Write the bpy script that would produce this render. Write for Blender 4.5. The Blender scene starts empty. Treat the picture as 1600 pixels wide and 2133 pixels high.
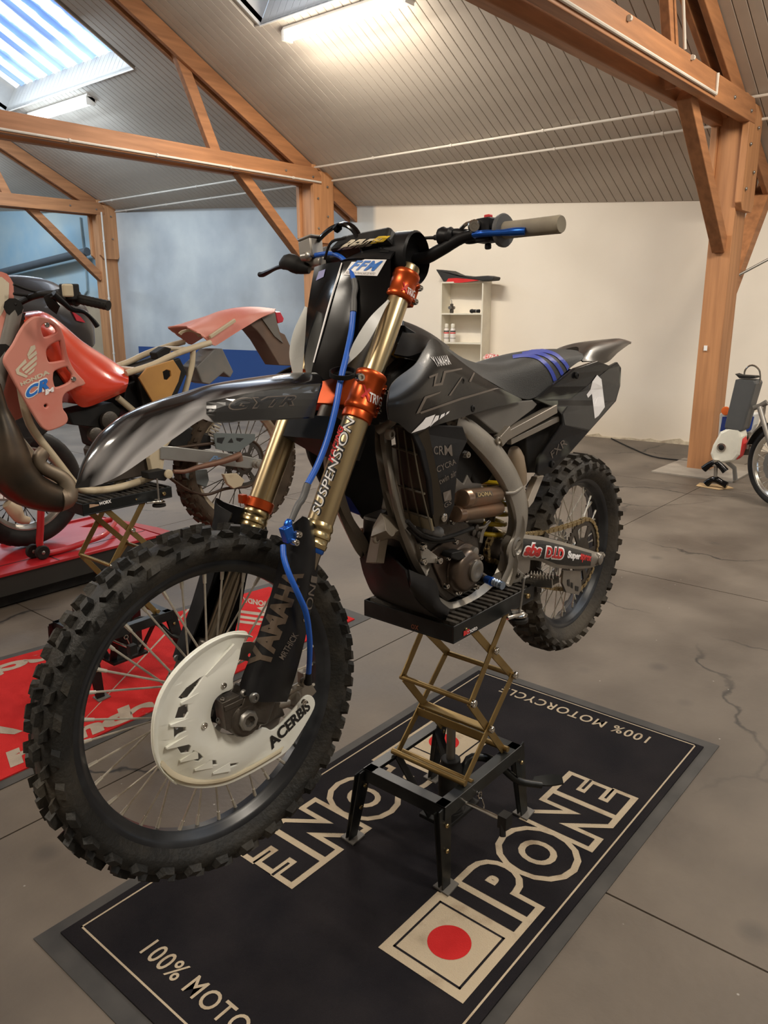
import bpy, bmesh, math, random
import numpy as np
from mathutils import Vector, Matrix
from mathutils.bvhtree import BVHTree
from mathutils.geometry import tessellate_polygon
random.seed(7)
SC = bpy.context.scene
COL = SC.collection
R = math.radians
A = np.array
# ------------------------------------------------------------------ camera
def Rx(a): c, s = math.cos(a), math.sin(a); return A([[1, 0, 0], [0, c, -s], [0, s, c]])
def Ry(a): c, s = math.cos(a), math.sin(a); return A([[c, 0, s], [0, 1, 0], [-s, 0, c]])
def Rz(a): c, s = math.cos(a), math.sin(a); return A([[c, -s, 0], [s, c, 0], [0, 0, 1]])
FPX, PITCH, ROLL, AZ, CAMH = 1626.7, R(14.643), R(-0.18), R(40.0), 1.48
_M = Rz(AZ - math.pi / 2)
_w0 = A([0, math.cos(PITCH), -math.sin(PITCH)]); _r0 = A([1., 0, 0]); _u0 = np.cross(_r0, _w0)
CW = _M @ _w0
CR = _M @ (_r0 * math.cos(ROLL) + _u0 * math.sin(ROLL))
CU = _M @ (-_r0 * math.sin(ROLL) + _u0 * math.cos(ROLL))
CO = A([0, 0, CAMH])
cam = bpy.data.cameras.new('camera'); camo = bpy.data.objects.new('camera', cam); COL.objects.link(camo)
cam.sensor_fit = 'VERTICAL'; cam.sensor_height = 36.0; cam.lens = FPX / 2133.0 * 36.0
cam.clip_start = 0.02; cam.clip_end = 200
camo.matrix_world = Matrix([[CR[0], CU[0], -CW[0], 0], [CR[1], CU[1], -CW[1], 0], [CR[2], CU[2], -CW[2], CAMH], [0, 0, 0, 1]])
SC.camera = camo
# ------------------------------------------------------------------ world, lights, exposure
SC.view_settings.view_transform = 'Standard'; SC.view_settings.look = 'None'
SC.view_settings.gamma = 1.0; SC.view_settings.use_curve_mapping = False
SC.view_settings.exposure = 0.45
wd = bpy.data.worlds.new('sky'); SC.world = wd; wd.use_nodes = True
bg = wd.node_tree.nodes['Background']; bg.inputs[0].default_value = (0.62, 0.78, 1.0, 1); bg.inputs[1].default_value = 1.2
def area(name, loc, rot, sx, sy, power, col):
    l = bpy.data.lights.new(name, 'AREA'); l.shape = 'RECTANGLE'; l.size = sx; l.size_y = sy; l.energy = power; l.color = col
    o = bpy.data.objects.new(name, l); o.location = loc; o.rotation_euler = rot; COL.objects.link(o); return o
def uplight(x, y, z, p, col):
    # point lights added around each lamp to brighten the ceiling boards
    for k in (-.5, 0, .5):
        l = bpy.data.lights.new('ceiling_uplight', 'POINT'); l.energy = p / 3; l.color = col; l.shadow_soft_size = .12
        o = bpy.data.objects.new('ceiling_uplight', l); o.location = (x, y + k, z - .1); COL.objects.link(o)
WARM = (1.0, 0.90, 0.76); COOL = (0.72, 0.86, 1.0); NEUT = (1.0, 0.94, 0.86)
# unseen area lights added for the hall outside the frame, no fixtures built
for i, (lx, ly, p, c) in enumerate([(5.6, .3, 75, WARM), (1.6, -2.2, 75, WARM), (-1.2, 1.6, 60, WARM), (-1.2, 6.4, 50, NEUT), (2.0, 9.5, 45, COOL), (5.4, 14.0, 40, COOL)]):
    lz = 3.95 if lx > 3 or lx < 0 else 4.6
    area('hall_fill', (lx, ly, lz), (0, 0, 0), .18, 1.5, p, c)
    uplight(lx, ly, lz - .12, p * .62, c)
# area lights for roof-light daylight; the last is added, with no window built
area('day_area_light', (4.75, 9.9, 4.35), (0, R(-20), 0), 1.2, 2.8, 80, COOL)
area('day_area_light', (4.7, 4.9, 4.4), (0, R(-20), 0), 1.0, 2.4, 25, (0.85, 0.92, 1.0))
area('day_area_light', (4.7, -3.4, 4.3), (0, R(-20), 0), 1.2, 2.8, 45, (0.9, 0.94, 1.0))

# ------------------------------------------------------------------ frames: pixel -> point on a plane at a known place
class Frame:
    def __init__(s, Rm=None, T=None):
        s.R = np.eye(3) if Rm is None else Rm; s.T = np.zeros(3) if T is None else T
    def pl(s, x, y, v, axis=1):
        d = CW + CR * (x - 800) / FPX - CU * (y - 1066.5) / FPX
        n = s.R[:, axis]; t = ((s.T @ n) + v - CO @ n) / (d @ n)
        return s.R.T @ (CO + d * t - s.T)
    def line(s, pts, v=None, axis=1):
        return [s.pl(p[0], p[1], p[2] if len(p) > 2 else v, axis) for p in pts]
    def w(s, P): return s.R @ A(P) + s.T
def ray(x, y): return CW + CR * (x - 800) / FPX - CU * (y - 1066.5) / FPX
def proj(P):
    d = A(P) - CO; z = d @ CW
    return 800 + FPX * (d @ CR) / z, 1066.5 - FPX * (d @ CU) / z
W = Frame()
# main bike: local x forward, y to its left, z up, origin at the rear axle
RB = A([[-.9991, .0035, .0419], [-.0049, -.9994, -.0080], [.0418, -.0087, .9991]])
_q, _ = np.linalg.qr(RB); RB = RB if False else _q * np.sign(np.diag(_q.T @ RB))
TB = A([2.316, 1.144, 0.683])
B = Frame(RB, TB)
WBASE = 1.48; RAKE = 0.4710; STEER = -0.1364
SU = A([-math.sin(RAKE), 0, math.cos(RAKE)]); SF = A([math.cos(RAKE), 0, math.sin(RAKE)])
_K = A([[0, -SU[2], SU[1]], [SU[2], 0, -SU[0]], [-SU[1], SU[0], 0]])
SM = np.eye(3) + math.sin(STEER) * _K + (1 - math.cos(STEER)) * _K @ _K
SA = A([WBASE, 0, 0]) - SF * .052
ST = SA - SM @ SA                       # steered local -> bike local : SM @ P + ST
S = Frame(RB @ SM, TB + RB @ ST)        # steered frame in the world
def s2b(P): return SM @ A(P) + ST
SPIN = (SM, ST)

# ------------------------------------------------------------------ materials
MATS = {}
def mat(name, col, rough=.5, metal=0., col2=None, scale=8., var=.5, bump=0., bscale=60., coat=0., rvar=.12, stretch=None, emit=0., spec=.5, alpha=1., lo=.35, hi=.7, detail=6.):
    if name in MATS: return MATS[name]
    m = bpy.data.materials.new(name); m.use_nodes = True; nt = m.node_tree; N = nt.nodes; L = nt.links
    b = N['Principled BSDF']
    def c4(c): return (c[0], c[1], c[2], 1)
    tc = N.new('ShaderNodeTexCoord'); mp = N.new('ShaderNodeMapping'); L.new(tc.outputs['Object'], mp.inputs[0])
    if stretch: mp.inputs['Scale'].default_value = stretch
    nz = N.new('ShaderNodeTexNoise'); nz.inputs['Scale'].default_value = scale; nz.inputs['Detail'].default_value = detail
    L.new(mp.outputs[0], nz.inputs[0])
    cr = N.new('ShaderNodeMapRange'); L.new(nz.outputs[0], cr.inputs[0]); cr.inputs[1].default_value = lo; cr.inputs[2].default_value = hi
    mx = N.new('ShaderNodeMix'); mx.data_type = 'RGBA'
    c2 = col2 if col2 else tuple(min(1, x * (1 + .25 * var)) for x in col)
    mx.inputs[6].default_value = c4(col); mx.inputs[7].default_value = c4(c2)
    L.new(cr.outputs[0], mx.inputs[0]); L.new(mx.outputs[2], b.inputs['Base Color'])
    rr = N.new('ShaderNodeMapRange'); L.new(nz.outputs[0], rr.inputs[0])
    rr.inputs[3].default_value = max(.02, rough - rvar); rr.inputs[4].default_value = min(1, rough + rvar); L.new(rr.outputs[0], b.inputs['Roughness'])
    b.inputs['Metallic'].default_value = metal; b.inputs['Specular IOR Level'].default_value = spec
    if coat: b.inputs['Coat Weight'].default_value = coat; b.inputs['Coat Roughness'].default_value = .06
    if emit: b.inputs['Emission Color'].default_value = c4(col); b.inputs['Emission Strength'].default_value = emit
    if bump:
        n2 = N.new('ShaderNodeTexNoise'); n2.inputs['Scale'].default_value = bscale; n2.inputs['Detail'].default_value = 4
        L.new(mp.outputs[0], n2.inputs[0])
        bp = N.new('ShaderNodeBump'); bp.inputs['Strength'].default_value = bump; bp.inputs['Distance'].default_value = .01
        L.new(n2.outputs[0], bp.inputs['Height']); L.new(bp.outputs[0], b.inputs['Normal'])
    MATS[name] = m; return m
def nodes(m): return m.node_tree.nodes, m.node_tree.links, m.node_tree.nodes['Principled BSDF']

# ------------------------------------------------------------------ mesh builder
def norm(v):
    v = A(v, dtype=float); n = np.linalg.norm(v); return v / n if n > 1e-12 else v
def catmull(P, n):
    P = [A(p, dtype=float) for p in P]; m = len(P)
    if m == 1: return [P[0]] * n
    d = [0.]
    for i in range(1, m): d.append(d[-1] + max(1e-6, np.linalg.norm(P[i] - P[i - 1])))
    out = []
    for k in range(n):
        s = d[-1] * k / (n - 1); i = 0
        while i < m - 2 and s > d[i + 1]: i += 1
        t = (s - d[i]) / (d[i + 1] - d[i])
        p1, p2 = P[i], P[i + 1]; h = d[i + 1] - d[i]
        m1 = (P[i + 1] - P[i - 1]) / (d[i + 1] - d[i - 1]) * h if i > 0 else (p2 - p1)
        m2 = (P[i + 2] - P[i]) / (d[i + 2] - d[i]) * h if i < m - 2 else (p2 - p1)
        t2, t3 = t * t, t * t * t
        out.append((2 * t3 - 3 * t2 + 1) * p1 + (t3 - 2 * t2 + t) * m1 + (-2 * t3 + 3 * t2) * p2 + (t3 - t2) * m2)
    return out
def frames_along(P):
    P = [A(p, dtype=float) for p in P]; n = len(P); T = []
    for i in range(n): T.append(norm(P[min(i + 1, n - 1)] - P[max(i - 1, 0)]))
    up = A([0, 0, 1.]) if abs(T[0][2]) < .9 else A([1., 0, 0])
    X = norm(np.cross(up, T[0])); out = []
    for i in range(n):
        X = norm(X - T[i] * (X @ T[i])); out.append((P[i], X, np.cross(T[i], X)))
    return out
class MB:
    def __init__(s): s.v = []; s.f = []; s.sm = []
    def add(s, v, f, smooth=False):
        o = len(s.v); s.v += [tuple(map(float, p)) for p in v]; s.f += [tuple(i + o for i in q) for q in f]; s.sm += [smooth] * len(f); return s
    def box(s, c, size, Rm=None, taper=1.):
        Rm = np.eye(3) if Rm is None else Rm; x, y, z = [q / 2 for q in size]; v = []
        for k, sz in enumerate((-z, z)):
            t = taper if k else 1.
            for sx, sy in ((-x, -y), (x, -y), (x, y), (-x, y)): v.append(A(c) + Rm @ A([sx * t, sy * t, sz]))
        return s.add(v, [(3, 2, 1, 0), (4, 5, 6, 7), (0, 1, 5, 4), (1, 2, 6, 5), (2, 3, 7, 6), (3, 0, 4, 7)])
    def beam(s, p, q, w, h, up=(0, 0, 1), w2=None, h2=None):
        p, q = A(p, dtype=float), A(q, dtype=float); t = norm(q - p); x = norm(np.cross(t, up)); z = np.cross(x, t)
        w2 = w2 or w; h2 = h2 or h; v = []
        for c, a, b in ((p, w / 2, h / 2), (q, w2 / 2, h2 / 2)):
            v += [c - x * a - z * b, c + x * a - z * b, c + x * a + z * b, c - x * a + z * b]
        return s.add(v, [(3, 2, 1, 0), (4, 5, 6, 7), (0, 1, 5, 4), (1, 2, 6, 5), (2, 3, 7, 6), (3, 0, 4, 7)])
    def tube(s, P, r, n=10, res=0, cap=True, sq=1.):
        if res: P = catmull(P, res)
        m = len(P); rr = r if isinstance(r, (list, tuple)) else [r, r]
        ri = [float(np.interp(i / (m - 1), np.linspace(0, 1, len(rr)), rr)) for i in range(m)]
        v = []; f = []
        for (c, x, y), q in zip(frames_along(P), ri):
            for k in range(n):
                a = 2 * math.pi * k / n; v.append(c + x * math.cos(a) * q + y * math.sin(a) * q * sq)
        for i in range(m - 1):
            for k in range(n):
                k2 = (k + 1) % n; f.append((i * n + k, i * n + k2, (i + 1) * n + k2, (i + 1) * n + k))
        s.add(v, f, True)
        if cap:
            s.add(v[:n], [tuple(range(n))[::-1]]); s.add(v[-n:], [tuple(range(n))])
        return s
    def lathe(s, o, ax, prof, n=24, smooth=True, ref=None, close=False):
        # prof: (distance along axis, radius)
        o = A(o, dtype=float); t = norm(ax); up = ref if ref is not None else (A([0, 0, 1.]) if abs(t[2]) < .9 else A([1., 0, 0]))
        x = norm(np.cross(up, t)); y = np.cross(t, x); v = []; f = []; m = len(prof)
        for a, r in prof:
            for k in range(n):
                q = 2 * math.pi * k / n; v.append(o + t * a + (x * math.cos(q) + y * math.sin(q)) * r)
        for i in range(m if close else m - 1):
            j = (i + 1) % m
            for k in range(n):
                k2 = (k + 1) % n; f.append((i * n + k, i * n + k2, j * n + k2, j * n + k))
        s.add(v, f, smooth)
        if not close:
            if prof[0][1] > 1e-4: s.add(v[:n], [tuple(range(n))[::-1]])
            if prof[-1][1] > 1e-4: s.add(v[-n:], [tuple(range(n))])
        return s
    def prism(s, pts, off, inset=0.):
        # polygon (3D loop) extruded by vector off
        pts = [A(p, dtype=float) for p in pts]; off = A(off, dtype=float); n = len(pts); top = [p + off for p in pts]
        tri = tessellate_polygon([[Vector(p) for p in pts]])
        s.add(pts, [tuple(t) for t in tri]); s.add(top, [tuple(t)[::-1] for t in tri])
        s.add(pts + top, [(i, (i + 1) % n, n + (i + 1) % n, n + i) for i in range(n)])
        return s
    def surf(s, curves, nu=20, nv=8, thick=.003, bulge=0., close=False, smooth=True, out=None):
        rows = [catmull(c, nu) for c in curves]
        G = [catmull([r[i] for r in rows], nv) for i in range(nu)]   # G[i][j]
        G = A(G)
        Nn = np.zeros_like(G)
        du = np.gradient(G, axis=0); dv = np.gradient(G, axis=1)
        for i in range(nu):
            for j in range(nv):
                Nn[i, j] = norm(np.cross(du[i, j], dv[i, j]))
        if out is not None and (Nn.reshape(-1, 3).mean(0) @ A(out)) < 0: Nn = -Nn
        if bulge:
            for j in range(nv):
                G[:, j] += Nn[:, j] * bulge * math.sin(math.pi * j / (nv - 1))
        v = [G[i, j] for i in range(nu) for j in range(nv)]
        if thick:
            v2 = [G[i, j] - Nn[i, j] * thick for i in range(nu) for j in range(nv)]
            f = []; o = nu * nv
            for i in range(nu - 1):
                for j in range(nv - 1):
                    a, b, c, d = i * nv + j, i * nv + j + 1, (i + 1) * nv + j + 1, (i + 1) * nv + j
                    f.append((a, b, c, d)); f.append((o + d, o + c, o + b, o + a))
            for i in range(nu - 1):
                a, d = i * nv, (i + 1) * nv; f.append((a, d, o + d, o + a))
                a, d = i * nv + nv - 1, (i + 1) * nv + nv - 1; f.append((d, a, o + a, o + d))
            for j in range(nv - 1):
                f.append((j + 1, j, o + j, o + j + 1)); a = (nu - 1) * nv + j; f.append((a, a + 1, o + a + 1, o + a))
            s.add(v + v2, f, smooth)
        else:
            s.add(v, [(i * nv + j, i * nv + j + 1, (i + 1) * nv + j + 1, (i + 1) * nv + j) for i in range(nu - 1) for j in range(nv - 1)], smooth)
        return s
    def xf(s, Rm, T=(0, 0, 0)):
        s.v = [tuple(Rm @ A(p) + A(T)) for p in s.v]; return s
    def mesh(s, name, m, bevel=0.):
        me = bpy.data.meshes.new(name); me.from_pydata(s.v, [], s.f)
        me.materials.append(m); me.polygons.foreach_set('use_smooth', s.sm); me.update()
        if any(s.sm):
            try: me.set_sharp_from_angle(angle=R(42))
            except Exception: pass
        return me
    def build(s, name, m, parent=None, bevel=0., weld=True):
        me = s.mesh(name, m)
        bm = bmesh.new(); bm.from_mesh(me)
        if weld: bmesh.ops.remove_doubles(bm, verts=bm.verts, dist=1e-6)
        bmesh.ops.recalc_face_normals(bm, faces=bm.faces)
        bm.to_mesh(me); bm.free()
        if any(s.sm): me.set_sharp_from_angle(angle=R(42))
        o = link(name, me, parent)
        if bevel:
            md = o.modifiers.new('bevel', 'BEVEL'); md.width = bevel; md.segments = 2; md.limit_method = 'ANGLE'; md.angle_limit = R(40)
        return o
def link(name, me, parent=None):
    o = bpy.data.objects.new(name, me); COL.objects.link(o)
    if parent is not None: o.parent = parent
    return o
def tag(o, label=None, cat=None, group=None, kind=None):
    if label: o['label'] = label
    if cat: o['category'] = cat
    if group: o['group'] = group
    if kind: o['kind'] = kind
    return o
def thing(name, label, cat, loc=(0, 0, 0), group=None, Rm=None):
    o = bpy.data.objects.new(name, None); COL.objects.link(o); o.empty_display_size = .1
    Rm = np.eye(3) if Rm is None else Rm
    o.matrix_world = Matrix([[*Rm[0], loc[0]], [*Rm[1], loc[1]], [*Rm[2], loc[2]], [0, 0, 0, 1]])
    o['_w'] = 1; del o['_w']
    return tag(o, label, cat, group)
def copies(me, name, parent, mats):
    for k, m in enumerate(mats):
        o = link(name, me, parent); o.matrix_local = m
def copy_tree(o, parent=None, delta=None):
    c = o.copy(); COL.objects.link(c)
    if parent is not None: c.parent = parent
    for ch in list(o.children): copy_tree(ch, c)
    return c
def M4(Rm, T):
    return Matrix([[*Rm[0], T[0]], [*Rm[1], T[1]], [*Rm[2], T[2]], [0, 0, 0, 1]])
def rotvec(a, b):
    # rotation matrix whose z goes along b-a
    t = norm(A(b) - A(a)); up = A([0, 0, 1.]) if abs(t[2]) < .9 else A([1., 0, 0]); x = norm(np.cross(up, t)); y = np.cross(t, x)
    return np.stack([x, y, t], 1)
def bolt(mb, p, ax, r=.006, h=.006, n=12):
    return mb.lathe(p, ax, [(0, r), (h * .7, r), (h, r * .8), (h, r * .45), (h * .6, r * .4)], n)
# flat shapes with holes: 2D loops -> thin solid, mapped by fn((u, v, w)) -> 3D
def flat(loops, thick=.002, bevel=0.):
    cu = bpy.data.curves.new('tmp', 'CURVE'); cu.dimensions = '2D'; cu.fill_mode = 'BOTH'; cu.extrude = thick / 2; cu.bevel_depth = bevel; cu.bevel_resolution = 1
    for lp in loops:
        sp = cu.splines.new('POLY'); sp.points.add(len(lp) - 1)
        for i, p in enumerate(lp): sp.points[i].co = (p[0], p[1], 0, 1)
        sp.use_cyclic_u = True
    return _tomesh(cu)
def _tomesh(cu):
    o = bpy.data.objects.new('tmp', cu); COL.objects.link(o)
    dg = bpy.context.evaluated_depsgraph_get(); dg.update()
    me = bpy.data.meshes.new_from_object(o.evaluated_get(dg)); bpy.data.objects.remove(o); return me
def text_mesh(t, offset=0., shear=0., space=1.):
    cu = bpy.data.curves.new('tmp', 'FONT'); cu.body = t; cu.size = 1; cu.offset = offset; cu.shear = shear; cu.space_character = space; cu.resolution_u = 4
    return _tomesh(cu)
def smooth_loop(P, k=6):
    # closed 2D catmull-rom
    P = [A(p, dtype=float) for p in P]; n = len(P); out = []
    for i in range(n):
        p0, p1, p2, p3 = P[i - 1], P[i], P[(i + 1) % n], P[(i + 2) % n]
        for j in range(k):
            t = j / k
            out.append(.5 * ((2 * p1) + (-p0 + p2) * t + (2 * p0 - 5 * p1 + 4 * p2 - p3) * t * t + (-p0 + 3 * p1 - 3 * p2 + p3) * t ** 3))
    return out
def homography(q):
    src = [(0, 0), (1, 0), (1, 1), (0, 1)]; M_ = []; bb = []
    for (u, v), (x, y) in zip(src, q):
        M_.append([u, v, 1, 0, 0, 0, -u * x, -v * x]); bb.append(x)
        M_.append([0, 0, 0, u, v, 1, -u * y, -v * y]); bb.append(y)
    h = np.linalg.solve(A(M_, dtype=float), A(bb, dtype=float)); return np.append(h, 1).reshape(3, 3)
_bv = {}
def bvh(o, fr):
    if o.name not in _bv:
        me = o.data; v = [Vector(fr.w(p.co)) for p in me.vertices]; _bv[o.name] = BVHTree.FromPolygons(v, [tuple(p.vertices) for p in me.polygons])
    return _bv[o.name]
def print_on(name, m, target, fr, quad, text=None, polys=None, off=.0012, grid=10, bold=0., shear=0., space=1., bounds=None, height=None, parent=None):
    if polys is not None and len(polys) > 1:
        P_ = parent if parent is not None else target; k_ = len(polys)
        for lp in polys:
            if quad is None: print_on(name, m, target, fr, None, polys=[lp], off=off, grid=grid, parent=parent)
            else: print_on(name, m, target, fr, quad, polys=[lp], off=off, grid=grid, bounds=bounds, parent=parent)
        return
    """printed marking: flat artwork laid on the surface of target (quad = where its corners bl, br, tr, tl sit)."""
    if quad is None:
        q_ = A([p for lp in polys for p in lp]); a_, b_q = q_.min(0), q_.max(0); bounds = "fit"; quad = [(a_[0], a_[1]), (b_q[0], a_[1]), (b_q[0], b_q[1]), (a_[0], b_q[1])]
    if text is not None: me = text_mesh(text, bold, shear, space)
    else:
        me = bpy.data.meshes.new(name); vs = []; fs = []
        for lp in polys:
            tri = tessellate_polygon([[Vector((p[0], p[1], 0)) for p in lp]]); o0 = len(vs); vs += [(p[0], p[1], 0) for p in lp]; fs += [tuple(i + o0 for i in t) for t in tri]
        me.from_pydata(vs, [], fs)
    bm = bmesh.new(); bm.from_mesh(me)
    co = A([v.co[:] for v in bm.verts])
    if text is not None or bounds == 'fit': mn, mx = co.min(0), co.max(0)
    else: mn, mx = A([0, 0, 0.]), A([1, 1, 1.])
    for v in bm.verts:
        v.co.x = (v.co.x - mn[0]) / (mx[0] - mn[0]); v.co.y = (v.co.y - mn[1]) / (mx[1] - mn[1]); v.co.z = 0
    for k in range(1, grid):
        for ax in ((1, 0, 0), (0, 1, 0)):
            bmesh.ops.bisect_plane(bm, geom=list(bm.verts) + list(bm.edges) + list(bm.faces), plane_co=A(ax) * k / grid, plane_no=ax)
    H = homography(quad); tree = bvh(target, fr); last = None
    for v in bm.verts:
        p = H @ A([v.co.x, v.co.y, 1]); p = p[:2] / p[2]; d = norm(ray(*p))
        loc, nn, idx, dist = tree.ray_cast(Vector(CO), Vector(d))
        if loc is None:
            q = Vector(CO + d * (last if last else 2.)); loc, nn, idx, _ = tree.find_nearest(q)
        else: last = dist
        nn = Vector(nn)
        if nn.dot(Vector(d)) > 0: nn = -nn
        P = A(loc) + A(nn) * off; v.co = Vector(fr.R.T @ (P - fr.T))
    for f in bm.faces:
        c = fr.w(A(f.calc_center_median()[:])) ; nrm = fr.R @ A(f.normal[:])
    bmesh.ops.recalc_face_normals(bm, faces=bm.faces)
    bm.faces.ensure_lookup_table()
    for f in bm.faces:
        c = fr.w(A(f.calc_center_median()[:])); nrm = fr.R @ A(f.normal[:])
        if nrm @ (c - CO) > 0: f.normal_flip()
    me2 = bpy.data.meshes.new(name); bm.to_mesh(me2); bm.free(); me2.materials.clear(); me2.materials.append(m)
    o = link(name, me2, parent if parent is not None else target); return o
# ================================================================== room materials
def wall_mat():
    m = mat('wall_plaster', (.88, .81, .70), .85, col2=(.84, .77, .66), scale=1.5, bump=.25, bscale=9)
    N, L, b = nodes(m)
    tc = N.new('ShaderNodeTexCoord'); sx = N.new('ShaderNodeSeparateXYZ'); L.new(tc.outputs['Object'], sx.inputs[0])
    nz = N.new('ShaderNodeTexNoise'); nz.inputs['Scale'].default_value = .9; nz.inputs['Detail'].default_value = 9; L.new(tc.outputs['Object'], nz.inputs[0])
    # older grey-blue paint on the far half of the wall, cream on the near half
    gr = N.new('ShaderNodeValToRGB'); e = gr.color_ramp.elements; e[0].position = .36; e[0].color = (.36, .375, .385, 1); e[1].position = .66; e[1].color = (.56, .58, .57, 1)
    e2 = gr.color_ramp.elements.new(.5); e2.color = (.44, .465, .48, 1)
    L.new(nz.outputs[0], gr.inputs[0])
    far = N.new('ShaderNodeMapRange'); L.new(sx.outputs[1], far.inputs[0]); far.inputs[1].default_value = 12.3; far.inputs[2].default_value = 12.5
    mb = N.new('ShaderNodeMix'); mb.data_type = 'RGBA'; L.new(far.outputs[0], mb.inputs[0]); L.new(gr.outputs[0], mb.inputs[6])
    bl = N.new('ShaderNodeValToRGB'); e = bl.color_ramp.elements; e[0].position = .4; e[0].color = (.36, .56, .70, 1); e[1].position = .7; e[1].color = (.60, .70, .70, 1); L.new(nz.outputs[0], bl.inputs[0]); L.new(bl.outputs[0], mb.inputs[7])
    st = N.new('ShaderNodeMapRange'); L.new(sx.outputs[1], st.inputs[0]); st.inputs[1].default_value = 7.05; st.inputs[2].default_value = 7.12
    # stains near the floor
    lo = N.new('ShaderNodeMapRange'); L.new(sx.outputs[2], lo.inputs[0]); lo.inputs[1].default_value = .55; lo.inputs[2].default_value = 0; lo.inputs[3].default_value = 0; lo.inputs[4].default_value = .8
    ml = N.new('ShaderNodeMath'); ml.operation = 'MULTIPLY'; L.new(lo.outputs[0], ml.inputs[0]); L.new(nz.outputs[0], ml.inputs[1])
    base = b.inputs['Base Color'].links[0].from_socket
    m1 = N.new('ShaderNodeMix'); m1.data_type = 'RGBA'; L.new(ml.outputs[0], m1.inputs[0]); L.new(base, m1.inputs[6]); m1.inputs[7].default_value = (.60, .47, .30, 1)
    m2 = N.new('ShaderNodeMix'); m2.data_type = 'RGBA'; L.new(st.outputs[0], m2.inputs[0]); L.new(m1.outputs[2], m2.inputs[6]); L.new(mb.outputs[2], m2.inputs[7])
    # blue dado painted on the far half
    d1 = N.new('ShaderNodeMath'); d1.operation = 'LESS_THAN'; L.new(sx.outputs[2], d1.inputs[0]); d1.inputs[1].default_value = .86
    d2 = N.new('ShaderNodeMath'); d2.operation = 'GREATER_THAN'; L.new(sx.outputs[1], d2.inputs[0]); d2.inputs[1].default_value = 7.9
    d3 = N.new('ShaderNodeMath'); d3.operation = 'LESS_THAN'; L.new(sx.outputs[1], d3.inputs[0]); d3.inputs[1].default_value = 11.95
    d4 = N.new('ShaderNodeMath'); d4.operation = 'MULTIPLY'; L.new(d1.outputs[0], d4.inputs[0]); L.new(d2.outputs[0], d4.inputs[1])
    d5 = N.new('ShaderNodeMath'); d5.operation = 'MULTIPLY'; L.new(d4.outputs[0], d5.inputs[0]); L.new(d3.outputs[0], d5.inputs[1])
    m3 = N.new('ShaderNodeMix'); m3.data_type = 'RGBA'; L.new(d5.outputs[0], m3.inputs[0]); L.new(m2.outputs[2], m3.inputs[6]); m3.inputs[7].default_value = (.018, .058, .20, 1)
    L.new(m3.outputs[2], b.inputs['Base Color']); return m
def floor_mat():
    m = mat('concrete_floor', (.086, .068, .053), .60, col2=(.172, .142, .112), scale=1.9, bump=.15, bscale=45, rvar=.22, detail=9)
    N, L, b = nodes(m)
    tc = N.new('ShaderNodeTexCoord')
    nz = N.new('ShaderNodeTexNoise'); nz.inputs['Scale'].default_value = 2.2; nz.inputs['Detail'].default_value = 5; L.new(tc.outputs['Object'], nz.inputs[0])
    ad = N.new('ShaderNodeVectorMath'); ad.operation = 'MULTIPLY_ADD'; L.new(nz.outputs[1], ad.inputs[0]); ad.inputs[1].default_value = (.55, .55, 0); L.new(tc.outputs['Object'], ad.inputs[2])
    vo = N.new('ShaderNodeTexVoronoi'); vo.feature = 'DISTANCE_TO_EDGE'; vo.inputs['Scale'].default_value = .62; L.new(ad.outputs[0], vo.inputs[0])
    mr = N.new('ShaderNodeMapRange'); L.new(vo.outputs[0], mr.inputs[0]); mr.inputs[1].default_value = .001; mr.inputs[2].default_value = .0065; mr.inputs[3].default_value = 1; mr.inputs[4].default_value = 0
    n3 = N.new('ShaderNodeTexNoise'); n3.inputs['Scale'].default_value = 1.1; L.new(tc.outputs['Object'], n3.inputs[0])
    m3 = N.new('ShaderNodeMapRange'); L.new(n3.outputs[0], m3.inputs[0]); m3.inputs[1].default_value = .45; m3.inputs[2].default_value = .6
    mm = N.new('ShaderNodeMath'); mm.operation = 'MULTIPLY'; L.new(mr.outputs[0], mm.inputs[0]); L.new(m3.outputs[0], mm.inputs[1])
    base = b.inputs['Base Color'].links[0].from_socket
    mx = N.new('ShaderNodeMix'); mx.data_type = 'RGBA'; L.new(mm.outputs[0], mx.inputs[0]); L.new(base, mx.inputs[6]); mx.inputs[7].default_value = (.022, .019, .016, 1)
    # oil spots and white paint flecks
    vs = N.new('ShaderNodeTexVoronoi'); vs.inputs['Scale'].default_value = 3.2; L.new(tc.outputs['Object'], vs.inputs[0])
    ms = N.new('ShaderNodeMapRange'); L.new(vs.outputs[0], ms.inputs[0]); ms.inputs[1].default_value = .05; ms.inputs[2].default_value = .16; ms.inputs[3].default_value = .45; ms.inputs[4].default_value = 0
    mo = N.new('ShaderNodeMix'); mo.data_type = 'RGBA'; L.new(ms.outputs[0], mo.inputs[0]); L.new(mx.outputs[2], mo.inputs[6]); mo.inputs[7].default_value = (.045, .04, .036, 1)
    vf = N.new('ShaderNodeTexVoronoi'); vf.inputs['Scale'].default_value = 9; L.new(tc.outputs['Object'], vf.inputs[0])
    mf = N.new('ShaderNodeMapRange'); L.new(vf.outputs[0], mf.inputs[0]); mf.inputs[1].default_value = .02; mf.inputs[2].default_value = .035; mf.inputs[3].default_value = .7; mf.inputs[4].default_value = 0
    mg = N.new('ShaderNodeMix'); mg.data_type = 'RGBA'; L.new(mf.outputs[0], mg.inputs[0]); L.new(mo.outputs[2], mg.inputs[6]); mg.inputs[7].default_value = (.42, .40, .37, 1)
    L.new(mg.outputs[2], b.inputs['Base Color']); return m
WALL = wall_mat(); FLOOR = floor_mat()
PLAIN = mat('old_plaster', (.52, .48, .42), .9, col2=(.40, .38, .35), scale=1.2)
PLANK = mat('ceiling_panel', (.56, .50, .43), .6, col2=(.48, .425, .365), scale=2.2, stretch=(1, 1, 1))
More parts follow.
